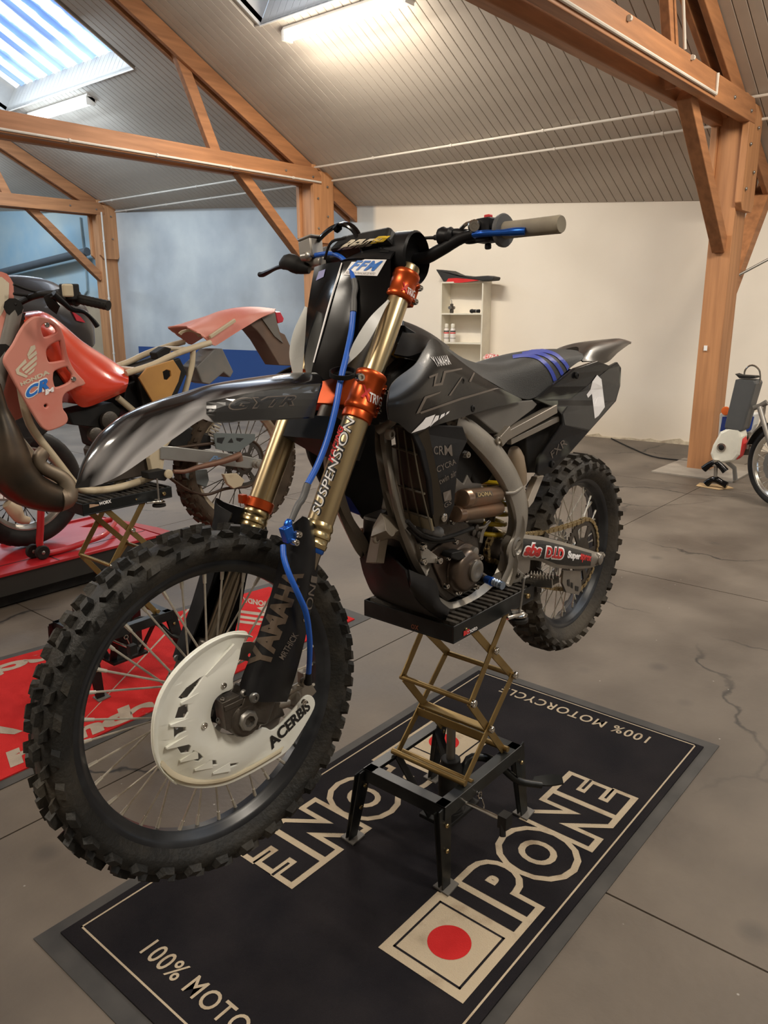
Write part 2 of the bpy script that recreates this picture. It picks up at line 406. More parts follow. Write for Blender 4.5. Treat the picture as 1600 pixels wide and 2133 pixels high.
GAP = mat('dark_joint', (.16, .13, .10), .9); CGAP = mat('ceiling_joint', (.30, .26, .22), .9)
WOOD = mat('pine_beam', (.44, .195, .080), .6, col2=(.29, .125, .052), scale=2.2, stretch=(.7, 9, 9), bump=.1, bscale=30, detail=8)
WOODV = mat('pine_post', (.53, .255, .11), .6, col2=(.38, .175, .075), scale=2.6, stretch=(9, 9, .5), bump=.1, bscale=20, detail=8)
WHITEP = mat('white_pvc', (.62, .57, .50), .5)
STEELD = mat('dull_steel', (.30, .29, .27), .45, .9)
# ================================================================== shell
tag(MB().box((1.5, 5, -.1), (16, 24, .1)).build('floor', GAP), kind='structure')
fl = bpy.data.objects['floor']
for i, x in enumerate((-6.0, -3.31, -.81, 1.69, 4.19, 6.69)):
    for j, y in enumerate((-6.0, -2.9, -.4, 2.1, 4.6, 7.1, 9.6, 12.1, 14.6)):
        x1 = [-3.31, -.81, 1.69, 4.19, 6.69, 9.3][i]; y1 = [-2.9, -.4, 2.1, 4.6, 7.1, 9.6, 12.1, 14.6, 17][j]
        MB().box(((x + x1) / 2, (y + y1) / 2, -.025), (x1 - x - .006, y1 - y - .006, .05)).build('floor_slab', FLOOR, fl)
# far wall (slightly skewed to the roof)
def wx(y): return 8.72 - .11 * (y - 3)
def zc(x): return 3.17 - .52 * (x - 7.5)          # ceiling height on the near slope
w = MB(); w.prism([(wx(-6), -6, 0), (wx(-6) + .2, -6, 0), (wx(17) + .2, 17, 0), (wx(17), 17, 0)], (0, 0, 3.4))
tag(w.build('wall_far', WALL), kind='structure')
tag(MB().box((1.3, 17.05, 3.2), (15, .1, 6.4)).build('wall_left', PLAIN), kind='structure')
tag(MB().box((1.3, -6.05, 3.2), (15, .1, 6.4)).build('wall_right', PLAIN), kind='structure')
tag(MB().box((-6.05, 5.5, 1.6), (.1, 23.2, 3.4)).build('wall_back', PLAIN), kind='structure')
# skirting of flaked mortar where the cream wall meets the floor
sk_ = MB()
ys_ = [2.2]
while ys_[-1] < 7.3: ys_.append(ys_[-1] + .04 + .10 * random.random())
hs_ = [.015 + .05 * random.random() ** 2 for _ in ys_]
for k in range(len(ys_) - 1):
    a, b_ = ys_[k], ys_[k + 1]; sk_.add([(wx(a) - .012, a, 0), (wx(b_) - .012, b_, 0), (wx(b_) - .009, b_, hs_[k + 1]), (wx(a) - .009, a, hs_[k])], [(0, 1, 2, 3)]); sk_.add([(wx(b_) + .02, b_, hs_[k + 1]), (wx(a) + .02, a, hs_[k]), (wx(a) - .009, a, hs_[k]), (wx(b_) - .009, b_, hs_[k + 1])], [(0, 1, 2, 3)])
tag(sk_.build('baseboard_far', mat('flaked_mortar', (.62, .54, .40), .95, col2=(.35, .28, .2), scale=14)), kind='structure')
# ceiling: real boards, broken by the roof lights
CN = norm([.52, 0, 1.0]); CT = norm([1, 0, -.52])
HOLES = [(8.45, 11.58), (3.40, 6.32), (-2.6, -.4)]
XT, XL, XH = 4.0, 5.70, 1.5
def cpt(x, y, off=0): return A([x, y, zc(x)]) + CN * off
def slope_box(x0, x1, y0, y1, off, th):
    return MB().prism([cpt(x0, y0, off), cpt(x1, y0, off), cpt(x1, y1, off), cpt(x0, y1, off)], CN * th)
cl = MB(); yy = -6.
for (a, b_) in sorted(HOLES):
    cl.prism([cpt(XH, yy, .03), cpt(9.3, yy, .03), cpt(9.3, a, .03), cpt(XH, a, .03)], CN * .05)
    for (x0, x1) in ((XH, XT), (XL, 9.3)):
        cl.prism([cpt(x0, a, .03), cpt(x1, a, .03), cpt(x1, b_, .03), cpt(x0, b_, .03)], CN * .05)
    yy = b_
cl.prism([cpt(XH, yy, .03), cpt(9.3, yy, .03), cpt(9.3, 17, .03), cpt(XH, 17, .03)], CN * .05)
ceil_o = tag(cl.build('ceiling', CGAP), kind='structure')
PW = .1
def plank_mesh(x0, x1):
    m = MB(); L_ = (x1 - x0) / CT[0]
    m.prism([(0, -PW / 2 + .0025, 0), (0, -PW / 2 + .0055, -.004), (0, PW / 2 - .0055, -.004), (0, PW / 2 - .0025, 0), (0, PW / 2 - .0025, .02), (0, -PW / 2 + .0025, .02)], (L_, 0, 0))
    return m.mesh('ceiling_board', PLANK)
pm_full, pm_lo, pm_hi = plank_mesh(3.2, 9.2), plank_mesh(XL, 9.2), plank_mesh(3.2, XT)
RC = np.stack([CT, A([0, 1., 0]), CN], 1)
y = -2.95
while y < 16.9:
    inh = any(a - .05 < y < b_ + .05 for a, b_ in HOLES)
    for x0, me in (((XL, pm_lo), (3.2, pm_hi)) if inh else ((3.2, pm_full),)):
        o = link('ceiling_board', me, ceil_o); o.matrix_local = M4(RC, cpt(x0, y, .006))
    y += PW
tag(slope_box(XH, 3.2, -6, 17, .0, .02).build('ceiling_upper', PLANK), kind='structure')
bs = MB(); z0 = zc(XH)
bs.prism([(XH, -6, z0), (XH, 17, z0), (-6.1, 17, z0 - .52 * 7.6), (-6.1, -6, z0 - .52 * 7.6)], (0, 0, .05))
tag(bs.build('ceiling_back', PLANK), kind='structure')
# roof lights: boarded reveals and corrugated translucent sheet
def sky_mat():
    m = bpy.data.materials.new('translucent_sheet'); m.use_nodes = True; N, L, b = nodes(m)
    tc = N.new('ShaderNodeTexCoord'); sx = N.new('ShaderNodeSeparateXYZ'); L.new(tc.outputs['Object'], sx.inputs[0])
    nz = N.new('ShaderNodeTexNoise'); nz.inputs['Scale'].default_value = 5; nz.inputs['Detail'].default_value = 6; L.new(tc.outputs['Object'], nz.inputs[0])
    a1 = N.new('ShaderNodeMath'); a1.operation = 'MULTIPLY_ADD'; L.new(nz.outputs[0], a1.inputs[0]); a1.inputs[1].default_value = .09; L.new(sx.outputs[1], a1.inputs[2])
    a2 = N.new('ShaderNodeMath'); a2.operation = 'MULTIPLY'; L.new(a1.outputs[0], a2.inputs[0]); a2.inputs[1].default_value = 2 * math.pi / .37
    a3 = N.new('ShaderNodeMath'); a3.operation = 'SINE'; L.new(a2.outputs[0], a3.inputs[0])
    cr = N.new('ShaderNodeValToRGB'); e = cr.color_ramp.elements; e[0].position = .0; e[0].color = (.05, .16, .50, 1); e[1].position = .56; e[1].color = (.95, .98, 1, 1)
    q = cr.color_ramp.elements.new(.38); q.color = (.14, .36, .80, 1)
    a4 = N.new('ShaderNodeMapRange'); L.new(a3.outputs[0], a4.inputs[0]); a4.inputs[1].default_value = -1; a4.inputs[2].default_value = 1; L.new(a4.outputs[0], cr.inputs[0])
    L.new(cr.outputs[0], b.inputs['Emission Color']); b.inputs['Emission Strength'].default_value = .95; b.inputs['Base Color'].default_value = (.5, .55, .6, 1); b.inputs['Roughness'].default_value = .4
    return m
SKYM = sky_mat(); REV = mat('reveal_board', (.36, .34, .31), .6)
D = .38
for wi, (a, b_) in enumerate(HOLES[:2]):
    wn = MB(); nseg = int((b_ - a) / .15) * 6; r0 = []; r1 = []
    for k in range(nseg + 1):
        yk = a + (b_ - a) * k / nseg; dz = .018 * math.sin(2 * math.pi * yk / .15)
        r0.append(cpt(XT, yk, D + dz)); r1.append(cpt(XL, yk, D + dz))
    wn.surf([r0, r1], nseg + 1, 2, .004, smooth=False)
    wo = tag(wn.build('window_%d' % (wi + 1), SKYM), kind='structure')
    n = int((b_ - a) / .1)
    bmesh_ = MB().prism([cpt(XL, 0, .0), cpt(XL, .096, .0), cpt(XL, .096, D), cpt(XL, 0, D)], CT * .015).mesh('reveal_board', REV)
    for k in range(n):
        o = link('reveal_board', bmesh_, wo); o.matrix_local = Matrix.Translation((0, a + k * (b_ - a) / n, 0))
    for yy in (a - .015, b_):
        MB().prism([cpt(XT, yy, 0), cpt(XL, yy, 0), cpt(XL, yy, D), cpt(XT, yy, D)], (0, .015, 0)).build('reveal_side', REV, wo)
    MB().prism([cpt(XT, a, 0), cpt(XT, b_, 0), cpt(XT, b_, D), cpt(XT, a, D)], CT * -.015).build('reveal_end', REV, wo)
    MB().tube([cpt(XL + .004, a, -.004), cpt(XL + .004, b_, -.004)], .008, 6).tube([cpt(XT, a, -.004), cpt(XL, a, -.004)], .008, 6).build('reveal_bead', WHITEP, wo)
# joint strip on the ceiling boards and timber trusses
def truss(y, label, extra=False):
    t = thing('timber_truss', label, 'roof truss', (7.55, y, 0))
    def P(name, mb, m=WOOD, bev=.006):
        mb.v = [tuple(A(p) - A([7.55, y, 0])) for p in mb.v]; return mb.build(name, m, t, bevel=bev)
    P('post', MB().box((7.55, y, 1.6), (.30, .20, 3.2)), WOODV)
    for s in (-1, 1):
        P('post_cheek', MB().prism([(7.36, y + s * .10 , 2.34), (7.42, y + s * .10, 2.28), (7.68, y + s * .10, 2.28), (7.72, y + s * .10, 2.34), (7.72, y + s * .10, 3.12), (7.36, y + s * .10, 3.12)], (0, s * .055, 0)), WOODV)
        P('tie_beam', MB().prism([(7.50, y + s * .075, 2.965), (7.50, y + s * .075, 3.07), (7.42, y + s * .075, 3.15), (-5.95, y + s * .075, 3.15), (-5.95, y + s * .075, 2.965)], (0, s * .085, 0)))
        P('rafter', MB().prism([(1.6, y + s * .035, zc(1.6) - .01), (8.42, y + s * .035, zc(8.42) - .012), (8.42, y + s * .035, zc(8.42) - .20), (1.6, y + s * .035, zc(1.6) - .23)], (0, s * .05, 0)))
    P('strut', MB().beam((5.45, y, 3.02), (5.32, y, 4.1) if False else (5.02, y, zc(5.02) - .14), .14, .17, (0, 1, 0))) if False else None
    P('rafter', MB().prism([(1.55, y - .085, zc(1.55) - .05), (1.55, y - .085, zc(1.55) - .28), (-5.9, y - .085, 2.42), (-5.9, y - .085, 2.62 - .01)], (0, .17, 0)))
    P('strut', MB().beam((1.5, y, 3.15), (1.5, y, zc(1.5) - .2), .13, .07, (0, 1, 0)))
    P('strut', MB().beam((6.05, y, 3.00), (5.55, y, zc(5.55) - .10), .13, .07, (0, 1, 0)))
    P('brace', MB().beam((6.30, y, 3.00), (7.42, y, 1.98), .12, .11, (0, 1, 0)))
    if extra: P('wall_brace', MB().beam((7.68, y - .02, 1.62), (8.55, y - .02, 2.60), .12, .14, (0, 1, 0)))
    bt = MB()
    for (bx, bz) in ((7.43, 2.45), (7.6, 2.6), (7.43, 2.8), (7.6, 2.95), (7.35, 3.04), (6.9, 3.06)): bolt(bt, (bx, y - .16, bz), (0, -1, 0), .014, .012, 8)
    P('bolt_heads', bt, STEELD, 0)
    return t
truss(2.37, 'orange pine truss and post nearest the camera, at the right with a small white tag', True)
truss(7.45, 'middle pine truss whose post stands behind the handlebar of the black bike')
truss(12.4, 'far pine truss at the left whose post stands by the blue-painted wall')
o = MB().box((7.392, 2.40, 1.12), (.006, .03, .045)).build('paper_tag', mat('white_paper', (.85, .85, .82), .7)); tag(o, 'small white paper tag stuck on the right timber post', 'tag')
tag(MB().box((7.45, 2.30, .006), (.85, .72, .012)).build('post_pad', mat('pale_cement', (.36, .32, .27), .9, col2=(.28, .25, .21), scale=6)), 'pale cement pad under the right timber post', 'slab')
# conduits on the ceiling and along the beams
def conduit(P, r, label, m=WHITEP, clips=0, group=None):
    o = MB().tube(P, r, 8).build('conduit', m)
    if clips:
        for k in range(clips):
            q = A(P[0]) + (A(P[-1]) - A(P[0])) * (k + .5) / clips; d = norm(A(P[-1]) - A(P[0]))
            MB().tube([q - d * .012, q + d * .012], r * 1.45, 8).build('pipe_clip', m, o)
    return tag(o, label, 'conduit', group)
conduit([cpt(7.46, -3, -.03), cpt(7.46, 16.9, -.03)], .013, 'upper of the two pale pipes running along the ceiling', clips=18)
conduit([cpt(7.71, -3, -.03), cpt(7.71, 16.9, -.03)], .013, 'lower of the two pale pipes running along the ceiling', clips=18)
conduit([(-2.0, 7.28, 2.99), (7.48, 7.28, 2.99)], .012, 'grey conduit clipped along the middle tie beam', clips=10)
conduit([(-2.0, 2.20, 3.00), (6.45, 2.20, 3.00), (6.45, 2.20, 3.14)], .012, 'grey conduit clipped along the right tie beam', clips=8)
conduit([(5.95, 2.27, 3.20), (5.75, 2.27, 3.72)], .012, 'short white conduit rising beside the strut of the right truss')
conduit([(7.40, 12.18, .3), (7.40, 12.18, 3.0)], .014, 'grey conduit running down the far left post', clips=3)
# slanting stay rod from the right post
tag(MB().tube([(7.74, 2.3, 1.75), (8.30, 1.2, 2.45)], .012, 8).build('tie_rod', STEELD), 'thin steel rod slanting up from the right timber post', 'rod')
# wall shelf pipe and cardboard on the left
tag(MB().tube([(wx(13.2) - .15, 12.8, 2.42), (wx(16) - .2, 16.4, 2.05)], .07, 12).build('duct_pipe', mat('grey_duct', (.10, .12, .14), .6)), 'dark grey duct on the blue wall behind the far left brace', 'duct')
tag(MB().tube([(wx(13.1) - .03, 13.15, 3.0), (wx(13.1) - .03, 13.15, 1.75), (wx(13.2) - .03, 13.3, 1.68), (wx(16) - .03, 16.5, 1.7)], .016, 8, res=24).build('wall_cable', mat('grey_cable', (.3, .38, .4), .6)), 'grey cable bending along the blue wall at the far left', 'cable')
cb = mat('cardboard', (.42, .33, .22), .8, col2=(.36, .28, .19), scale=3)
for (y0, y1, h, lb) in ((12.55, 13.35, 1.66, 'brown cardboard sheet leaning on the wall beside the far left post'), (13.38, 14.5, 1.58, 'brown cardboard sheet farther left on the blue wall')):
    o = MB().prism([(wx(y0) - .12, y0, 0.003), (wx(y1) - .12, y1, 0.003), (wx(y1) - .03, y1, h), (wx(y0) - .03, y0, h)], (.012, 0, 0)).build('cardboard_sheet', cb); tag(o, lb, 'cardboard')
# fluorescent lamps
def lamp(x, y0, y1, label, col, st, p):
    t = thing('ceiling_lamp', label, 'lamp', cpt(x, (y0 + y1) / 2, 0))
    c = cpt(x, (y0 + y1) / 2, 0)
    o = MB().beam(cpt(x, y0, -.02) - c, cpt(x, y1, -.02) - c, .14, .035, CN).build('lamp_base', WHITEP, t)
    m = mat('tube_light_' + col, WARM if col == 'warm' else (.86, .95, 1.0), .4, emit=st)
    N, L, b = nodes(m); b.inputs['Emission Color'].default_value = (1, .9, .62, 1) if col == 'warm' else (.85, .96, 1, 1)
    d = MB()
    d.tube([cpt(x, y0 + .03, -.065) - c, cpt(x, y1 - .03, -.065) - c], .052, 12, sq=.7); d.build('diffuser', m, t)
    MB().box(cpt(x, y0 + .015, -.055) - c, (.12, .03, .09)).build('end_cap', WHITEP, t); MB().box(cpt(x, y1 - .015, -.055) - c, (.12, .03, .09)).build('end_cap', WHITEP, t)
    area(name='lamp_light', loc=tuple(cpt(x, (y0 + y1) / 2, -.14)), rot=(0, 0, 0), sx=.12, sy=y1 - y0, power=p, col=WARM if col == 'warm' else COOL)
    q = cpt(x, (y0 + y1) / 2, -.22); uplight(q[0], q[1], q[2], p * .42, WARM if col == 'warm' else COOL)
lamp(5.84, 4.58, 6.08, 'warm fluorescent lamp at the top of the picture beside a roof light', 'warm', 4.0, 75)
lamp(5.86, 9.62, 11.15, 'cool white fluorescent lamp below the left roof light', 'cool', 3.0, 30)
# ================================================================== shared object materials
RUBBER = mat('tyre_rubber', (.013, .013, .012), .60, col2=(.060, .052, .040), scale=9, bump=.25, bscale=120, lo=.45, hi=.75, spec=.4)
RUBBERB = mat('worn_rubber', (.03, .028, .026), .75, col2=(.085, .072, .055), scale=7, bump=.3, bscale=90, spec=.3)
BLKG = mat('black_gloss', (.003, .003, .0035), .12, rvar=.03, spec=.30)
BLKS = mat('black_satin', (.006, .006, .007), .42, col2=(.013, .013, .014), scale=20, spec=.22)
BLKM = mat('black_matte', (.010, .010, .010), .6, col2=(.024, .022, .020), scale=14, spec=.25)
BLKR = mat('black_rim', (.012, .014, .018), .32, col2=(.05, .055, .06), scale=10, lo=.5, hi=.8)
AIRSHEEN = mat('airbrush_sheen', (.006, .006, .007), .16, coat=.4, rvar=.04)
def _airsheen():
    # silver airbrushing with painted-in reflections: streaks that follow the arch of the fender, strongest towards its tip
    N, L, b = nodes(AIRSHEEN)
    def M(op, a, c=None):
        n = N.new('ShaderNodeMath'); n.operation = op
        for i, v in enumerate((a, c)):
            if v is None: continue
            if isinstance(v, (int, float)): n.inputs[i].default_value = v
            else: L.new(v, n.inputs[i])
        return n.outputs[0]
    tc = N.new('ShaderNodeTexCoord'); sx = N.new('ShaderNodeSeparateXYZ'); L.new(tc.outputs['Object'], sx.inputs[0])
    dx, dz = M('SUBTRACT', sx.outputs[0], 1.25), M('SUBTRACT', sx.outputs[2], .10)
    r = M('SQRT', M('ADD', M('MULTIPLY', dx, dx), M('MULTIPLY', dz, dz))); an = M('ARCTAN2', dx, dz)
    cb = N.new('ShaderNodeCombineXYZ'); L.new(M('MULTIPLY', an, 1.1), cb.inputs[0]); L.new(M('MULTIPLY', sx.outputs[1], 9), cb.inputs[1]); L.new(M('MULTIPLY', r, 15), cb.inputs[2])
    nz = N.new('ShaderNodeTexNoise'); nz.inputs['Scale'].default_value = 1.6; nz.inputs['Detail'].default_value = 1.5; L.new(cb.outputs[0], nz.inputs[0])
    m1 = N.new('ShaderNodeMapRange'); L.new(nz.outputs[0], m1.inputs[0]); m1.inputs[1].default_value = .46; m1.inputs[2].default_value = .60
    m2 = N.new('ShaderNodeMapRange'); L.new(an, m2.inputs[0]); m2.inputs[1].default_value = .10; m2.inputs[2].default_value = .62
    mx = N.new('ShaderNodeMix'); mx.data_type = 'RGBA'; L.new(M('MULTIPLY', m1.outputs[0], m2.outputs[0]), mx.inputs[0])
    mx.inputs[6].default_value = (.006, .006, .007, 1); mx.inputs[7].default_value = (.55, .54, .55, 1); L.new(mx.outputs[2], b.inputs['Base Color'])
_airsheen()
SIDEHI = mat('side_graphic_highlights', (.008, .008, .009), .30, col2=(.19, .20, .165), scale=4.5, stretch=(1.5, 1, 2.2), coat=.2, lo=.55, hi=.75, detail=1.5, spec=.25)  # greenish patches: side graphic with highlights put into the colour
GOLD = mat('gold_fork', (.52, .42, .25), .30, 1., col2=(.45, .35, .20), scale=5, rvar=.06)
GOLDD = mat('gold_collar', (.48, .38, .20), .26, 1.)
ORNG = mat('orange_anodised', (.55, .085, .018), .32, .75, rvar=.06)
CHROME = mat('polished_steel', (.62, .60, .56), .16, 1., rvar=.06)
SPOKE = mat('spoke_steel', (.70, .66, .57), .42, .6, col2=(.58, .53, .44), scale=20)
ALU = mat('cast_aluminium', (.36, .335, .295), .48, .6, col2=(.27, .245, .21), scale=9, bump=.06, bscale=220)
ALUD = mat('dark_casting', (.13, .115, .10), .42, .8, col2=(.075, .066, .056), scale=12, bump=.1, bscale=160)
ALUL = mat('light_alloy', (.40, .37, .33), .38, .8, col2=(.30, .28, .25), scale=6)
MAGN = mat('bronze_cover', (.16, .125, .10), .36, .8, col2=(.11, .085, .066), scale=8)
COPP = mat('heated_pipe', (.33, .22, .15), .34, .9, col2=(.42, .22, .12), scale=9, lo=.5, hi=.65)
CHAIN = mat('chain_gold', (.46, .35, .18), .45, .7, col2=(.28, .20, .10), scale=60)
BLUEH = mat('blue_hose', (.012, .10, .50), .38, spec=.5)
BLUEA = mat('blue_anodised', (.02, .12, .55), .25, .7)
WPL = mat('white_plastic', (.86, .87, .80), .34, col2=(.66, .64, .50), scale=5, lo=.55, hi=.8)
WDIRT = mat('white_plastic_dirty', (.62, .55, .40), .42, col2=(.40, .29, .17), scale=8, lo=.5, hi=.8)
PEARL = mat('pearl_panel', (.74, .75, .72), .3, col2=(.50, .51, .52), scale=4, coat=.5, lo=.5, hi=.75)
GREYS = mat('grey_sleeve', (.09, .09, .09), .5)
TANP = mat('tan_bottle', (.36, .28, .20), .45)
YEL = mat('yellow_spring', (.55, .38, .015), .38, coat=.3)
GRIPM = mat('dusty_grip', (.32, .28, .21), .75, col2=(.20, .175, .14), scale=14)
GREYF = mat('grey_plastic', (.20, .185, .165), .5, col2=(.15, .14, .125), scale=6)
SEATM = mat('seat_vinyl', (.018, .018, .017), .62, col2=(.028, .028, .026), scale=6, bump=.25, bscale=400)
BLUES = mat('blue_stripe', (.03, .055, .38), .5)
PWHITE = mat('print_white', (.90, .88, .88), .45)
PGREY = mat('print_grey', (.13, .108, .090), .4)
PRED = mat('print_red', (.62, .03, .03), .45)
PBLUE = mat('print_blue', (.02, .17, .60), .45)
PBLK = mat('print_black', (.012, .012, .012), .45)
PYEL = mat('print_yellow', (.62, .42, .03), .5)
PCREAM = mat('print_cream', (.62, .55, .42), .6)
REDP = mat('red_plastic', (.72, .055, .022), .26, col2=(.76, .09, .04), scale=3, coat=.5, rvar=.05)
REDF = mat('faded_red_plastic', (.68, .27, .21), .5, col2=(.62, .11, .075), scale=3.2, lo=.5, hi=.75)
REDD = mat('red_paint', (.50, .018, .022), .35, col2=(.42, .012, .018), scale=4, coat=.3)
IVORY = mat('ivory_frame', (.58, .49, .34), .42, col2=(.34, .25, .15), scale=16, lo=.6, hi=.85)
BRASS = mat('zinc_yellow', (.34, .235, .09), .42, .75, col2=(.25, .165, .06), scale=10)
STB = mat('stand_black', (.008, .009, .009), .38, col2=(.030, .034, .034), scale=9, lo=.5, hi=.8, spec=.35)
RUBM = mat('ribbed_rubber', (.022, .020, .017), .8, col2=(.07, .058, .045), scale=12, bump=.5, bscale=70)

# ================================================================== wheels
def lathe_y(mb, c, prof, n=96, close=True):
    # prof: (y, radius) about the y axis through c
    return mb.lathe(c, (0, 1, 0), prof, n, close=close)
def tyre(c, ro, rb, hw, npitch, kh=.012, kind='cross', parent=None, m=RUBBER, xf=None, slick=False):
    """closed casing ring plus moulded tread blocks in one mesh (a tyre is one piece)"""
    mb = MB(); rc = ro - kh; h = rc - rb
    prof = [(-hw * .55, rb), (-hw * .9, rb + h * .28), (-hw, rb + h * .5), (-hw * .93, rb + h * .74), (-hw * .66, rb + h * .92), (-hw * .3, rc - .001), (0, rc), (hw * .3, rc - .001), (hw * .66, rb + h * .92), (hw * .93, rb + h * .74), (hw, rb + h * .5), (hw * .9, rb + h * .28), (hw * .55, rb), (hw * .45, rb - .006), (-hw * .45, rb - .006)]
    lathe_y(mb, c, prof, 96)
    mb.lathe(A(c) + A([0, hw * .60, 0]), (0, 1, 0), [(-.002, rb + .004), (.002, rb + .006), (.001, rb + .009), (-.002, rb + .010)], 96, close=True)
    def surfpt(t, a, lift):
        # t: -1..1 across the section
        ang = t * 1.15; yy = hw * math.sin(ang) * 1.02; rr = rc - (1 - math.cos(ang)) * h * .62
        ny, nr = math.sin(ang) * .9, math.cos(ang)
        q = math.hypot(ny, nr); yy += ny / q * lift; rr += nr / q * lift
        return A([c[0] + rr * math.cos(a), c[1] + yy, c[2] + rr * math.sin(a)])
    def block(t0, t1, a0, a1, hgt, sl=.12, skew=0., sl2=None):
        da = (a1 - a0); dt = t1 - t0; i = sl
        b0 = [surfpt(t0, a0, -.003), surfpt(t1, a0 + skew, -.003), surfpt(t1, a1 + skew, -.003), surfpt(t0, a1, -.003)]
        t_ = [surfpt(t0 + dt * i, a0 + da * i, hgt), surfpt(t1 - dt * i, a0 + skew + da * i, hgt), surfpt(t1 - dt * i, a1 + skew - da * i, hgt), surfpt(t0 + dt * i, a1 - da * i, hgt)]
        mb.add(b0 + t_, [(3, 2, 1, 0), (4, 5, 6, 7), (0, 1, 5, 4), (1, 2, 6, 5), (2, 3, 7, 6), (3, 0, 4, 7)])
    st = 2 * math.pi / npitch
    if slick:
        for k in range(npitch):
            a = k * st
            for s in (-1, 1):
                block(s * .12, s * .95, a, a + st * .62, kh * .5, .05, skew=st * .5)
    else:
        rnd = random.Random(3)
        for k in range(npitch):
            a = k * st; e = 0 if k % 2 else .5
            for s in (-1, 1):
                # shoulder blocks stand out over the sidewall, inner blocks in staggered pairs
                block(s * .80, s * 1.16, a + st * .0, a + st * .50, kh * 1.0, .20, skew=-st * .12)
                if kind == 'cross':
                    block(s * .47, s * .72, a + st * .52, a + st * .96, kh * 1.0, .22, skew=st * .10)
                    block(s * .13, s * .38, a + st * (.05 if k % 2 else .14), a + st * .54, kh, .16, skew=-st * .10)
                else:
                    block(s * .36, s * .68, a + st * .4, a + st * .92, kh, .10)
            if kind == 'cross':
                (block(-.10, .10, a + st * .60, a + st * .94, kh, .16) if k % 2 else None)
            else:
                block(-.30, .30, a + st * 0, a + st * .45, kh, .08)
    if xf: mb.xf(*xf)
    o = mb.build('tyre', m, parent, weld=False); return o
def rim(c, rb, hw, parent, m, xf=None, name='rim'):
    mb = MB(); d = .022
    lathe_y(mb, c, [(-hw, rb + .006), (-hw * 1.0, rb - .002), (-hw * .8, rb - .010), (-hw * .45, rb - .016), (-hw * .3, rb - d), (hw * .3, rb - d), (hw * .45, rb - .016), (hw * .8, rb - .010), (hw, rb - .002), (hw, rb + .006), (hw * .85, rb + .004), (hw * .7, rb - .004), (hw * .3, rb - d + .008), (-hw * .3, rb - d + .008), (-hw * .7, rb - .004), (-hw * .85, rb + .004)], 96)
    if xf: mb.xf(*xf)
    return mb.build(name, m, parent, weld=False)
def spokes(c, rr, rh, hy, n, parent, m, xf=None, r=.0021, nip=.0040):
    # crossed lacing; every spoke is its own part sharing one mesh
    L0 = 1.0
    sp = MB().tube([(0, 0, 0), (0, 0, 1)], r, 6).mesh('spoke', m)
    nm = MB().tube([(0, 0, 0), (0, 0, .020)], [nip, nip * .8], 8).mesh('nipple', m)
    for k in range(n):
        a = 2 * math.pi * k / n; s = 1 if k % 2 else -1; tw = (1 if (k // 2) % 2 else -1) * R(58)
        p = A(c) + A([rr * math.cos(a), s * .004, rr * math.sin(a)])
        ah = a + tw; q = A(c) + A([rh * math.cos(ah), s * hy, rh * math.sin(ah)])
        if xf: p = xf[0] @ p + xf[1]; q = xf[0] @ q + xf[1]
        Rm = rotvec(p, q); ln = float(np.linalg.norm(q - p)); Rs_ = Rm @ np.diag([1, 1, ln])
        o = link('spoke', sp, parent); o.matrix_local = M4(Rs_, p)
        o2 = link('nipple', nm, o); o2.matrix_local = M4(np.diag([1, 1, 1 / ln]), (0, 0, 0))
# ================================================================== MAIN BIKE
bike = thing('motocross_bike', 'black motocross bike with gold fork, blue brake hose and white disc guard, number 1', 'motorcycle', TB, Rm=RB)
def sp(s, f, y): return A([WBASE, y, 0]) + SU * s + SF * f
def bs_(mb, name, m, par=bike, **k): mb.xf(*SPIN); return mb.build(name, m, par, **k)
FA = A([WBASE, 0, 0])
# ---- front wheel
tyre(FA, .3470, .277, .044, 33, .0155, 'cross', bike, RUBBER, SPIN)
rim(FA, .2755, .0265, bike, BLKR, SPIN)
spokes(FA, .255, .026, .030, 36, bike, SPOKE, SPIN)
h = MB(); lathe_y(h, FA, [(-.045, .0), (-.045, .022), (-.036, .030), (-.030, .032), (-.024, .022), (0, .018), (.024, .022), (.030, .032), (.040, .034), (.046, .022), (.055, 0)], 32, False); bs_(h, 'hub', BLKM)
# brake disc with holes
lp = [[(.130 * math.cos(t) * (1 + .018 * math.cos(12 * t)), .130 * math.sin(t) * (1 + .018 * math.cos(12 * t))) for t in np.linspace(0, 2 * math.pi, 96, endpoint=False)], [(.095 * math.cos(t), .095 * math.sin(t)) for t in np.linspace(0, 2 * math.pi, 48, endpoint=False)]]
for k in range(24):
    q = 2 * math.pi * k / 24; rr_ = .107 + .009 * (k % 2); lp.append([(rr_ * math.cos(q) + .004 * math.cos(t), rr_ * math.sin(q) + .004 * math.sin(t)) for t in np.linspace(0, 2 * math.pi, 8, endpoint=False)])
def place_flat(me, name, m, fn, parent, fr=None):
    for v in me.vertices: v.co = Vector(fn(v.co.x, v.co.y, v.co.z))
    me.materials.clear(); me.materials.append(m)
    bm = bmesh.new(); bm.from_mesh(me); bmesh.ops.recalc_face_normals(bm, faces=bm.faces); bm.to_mesh(me); bm.free()
    me.set_sharp_from_angle(angle=R(40)); return link(name, me, parent)
place_flat(flat(lp, .003), 'brake_disc', STEELD, lambda x, y, z: s2b(FA + A([x, .060 + z, y])), bike)
d = MB()
for k in range(6):
    q = 2 * math.pi * k / 6; d.beam(FA + A([.03 * math.cos(q), .056, .03 * math.sin(q)]), FA + A([.097 * math.cos(q + .3), .060, .097 * math.sin(q + .3)]), .012, .004, (0, 1, 0))
bs_(d, 'disc_carrier', STEELD)
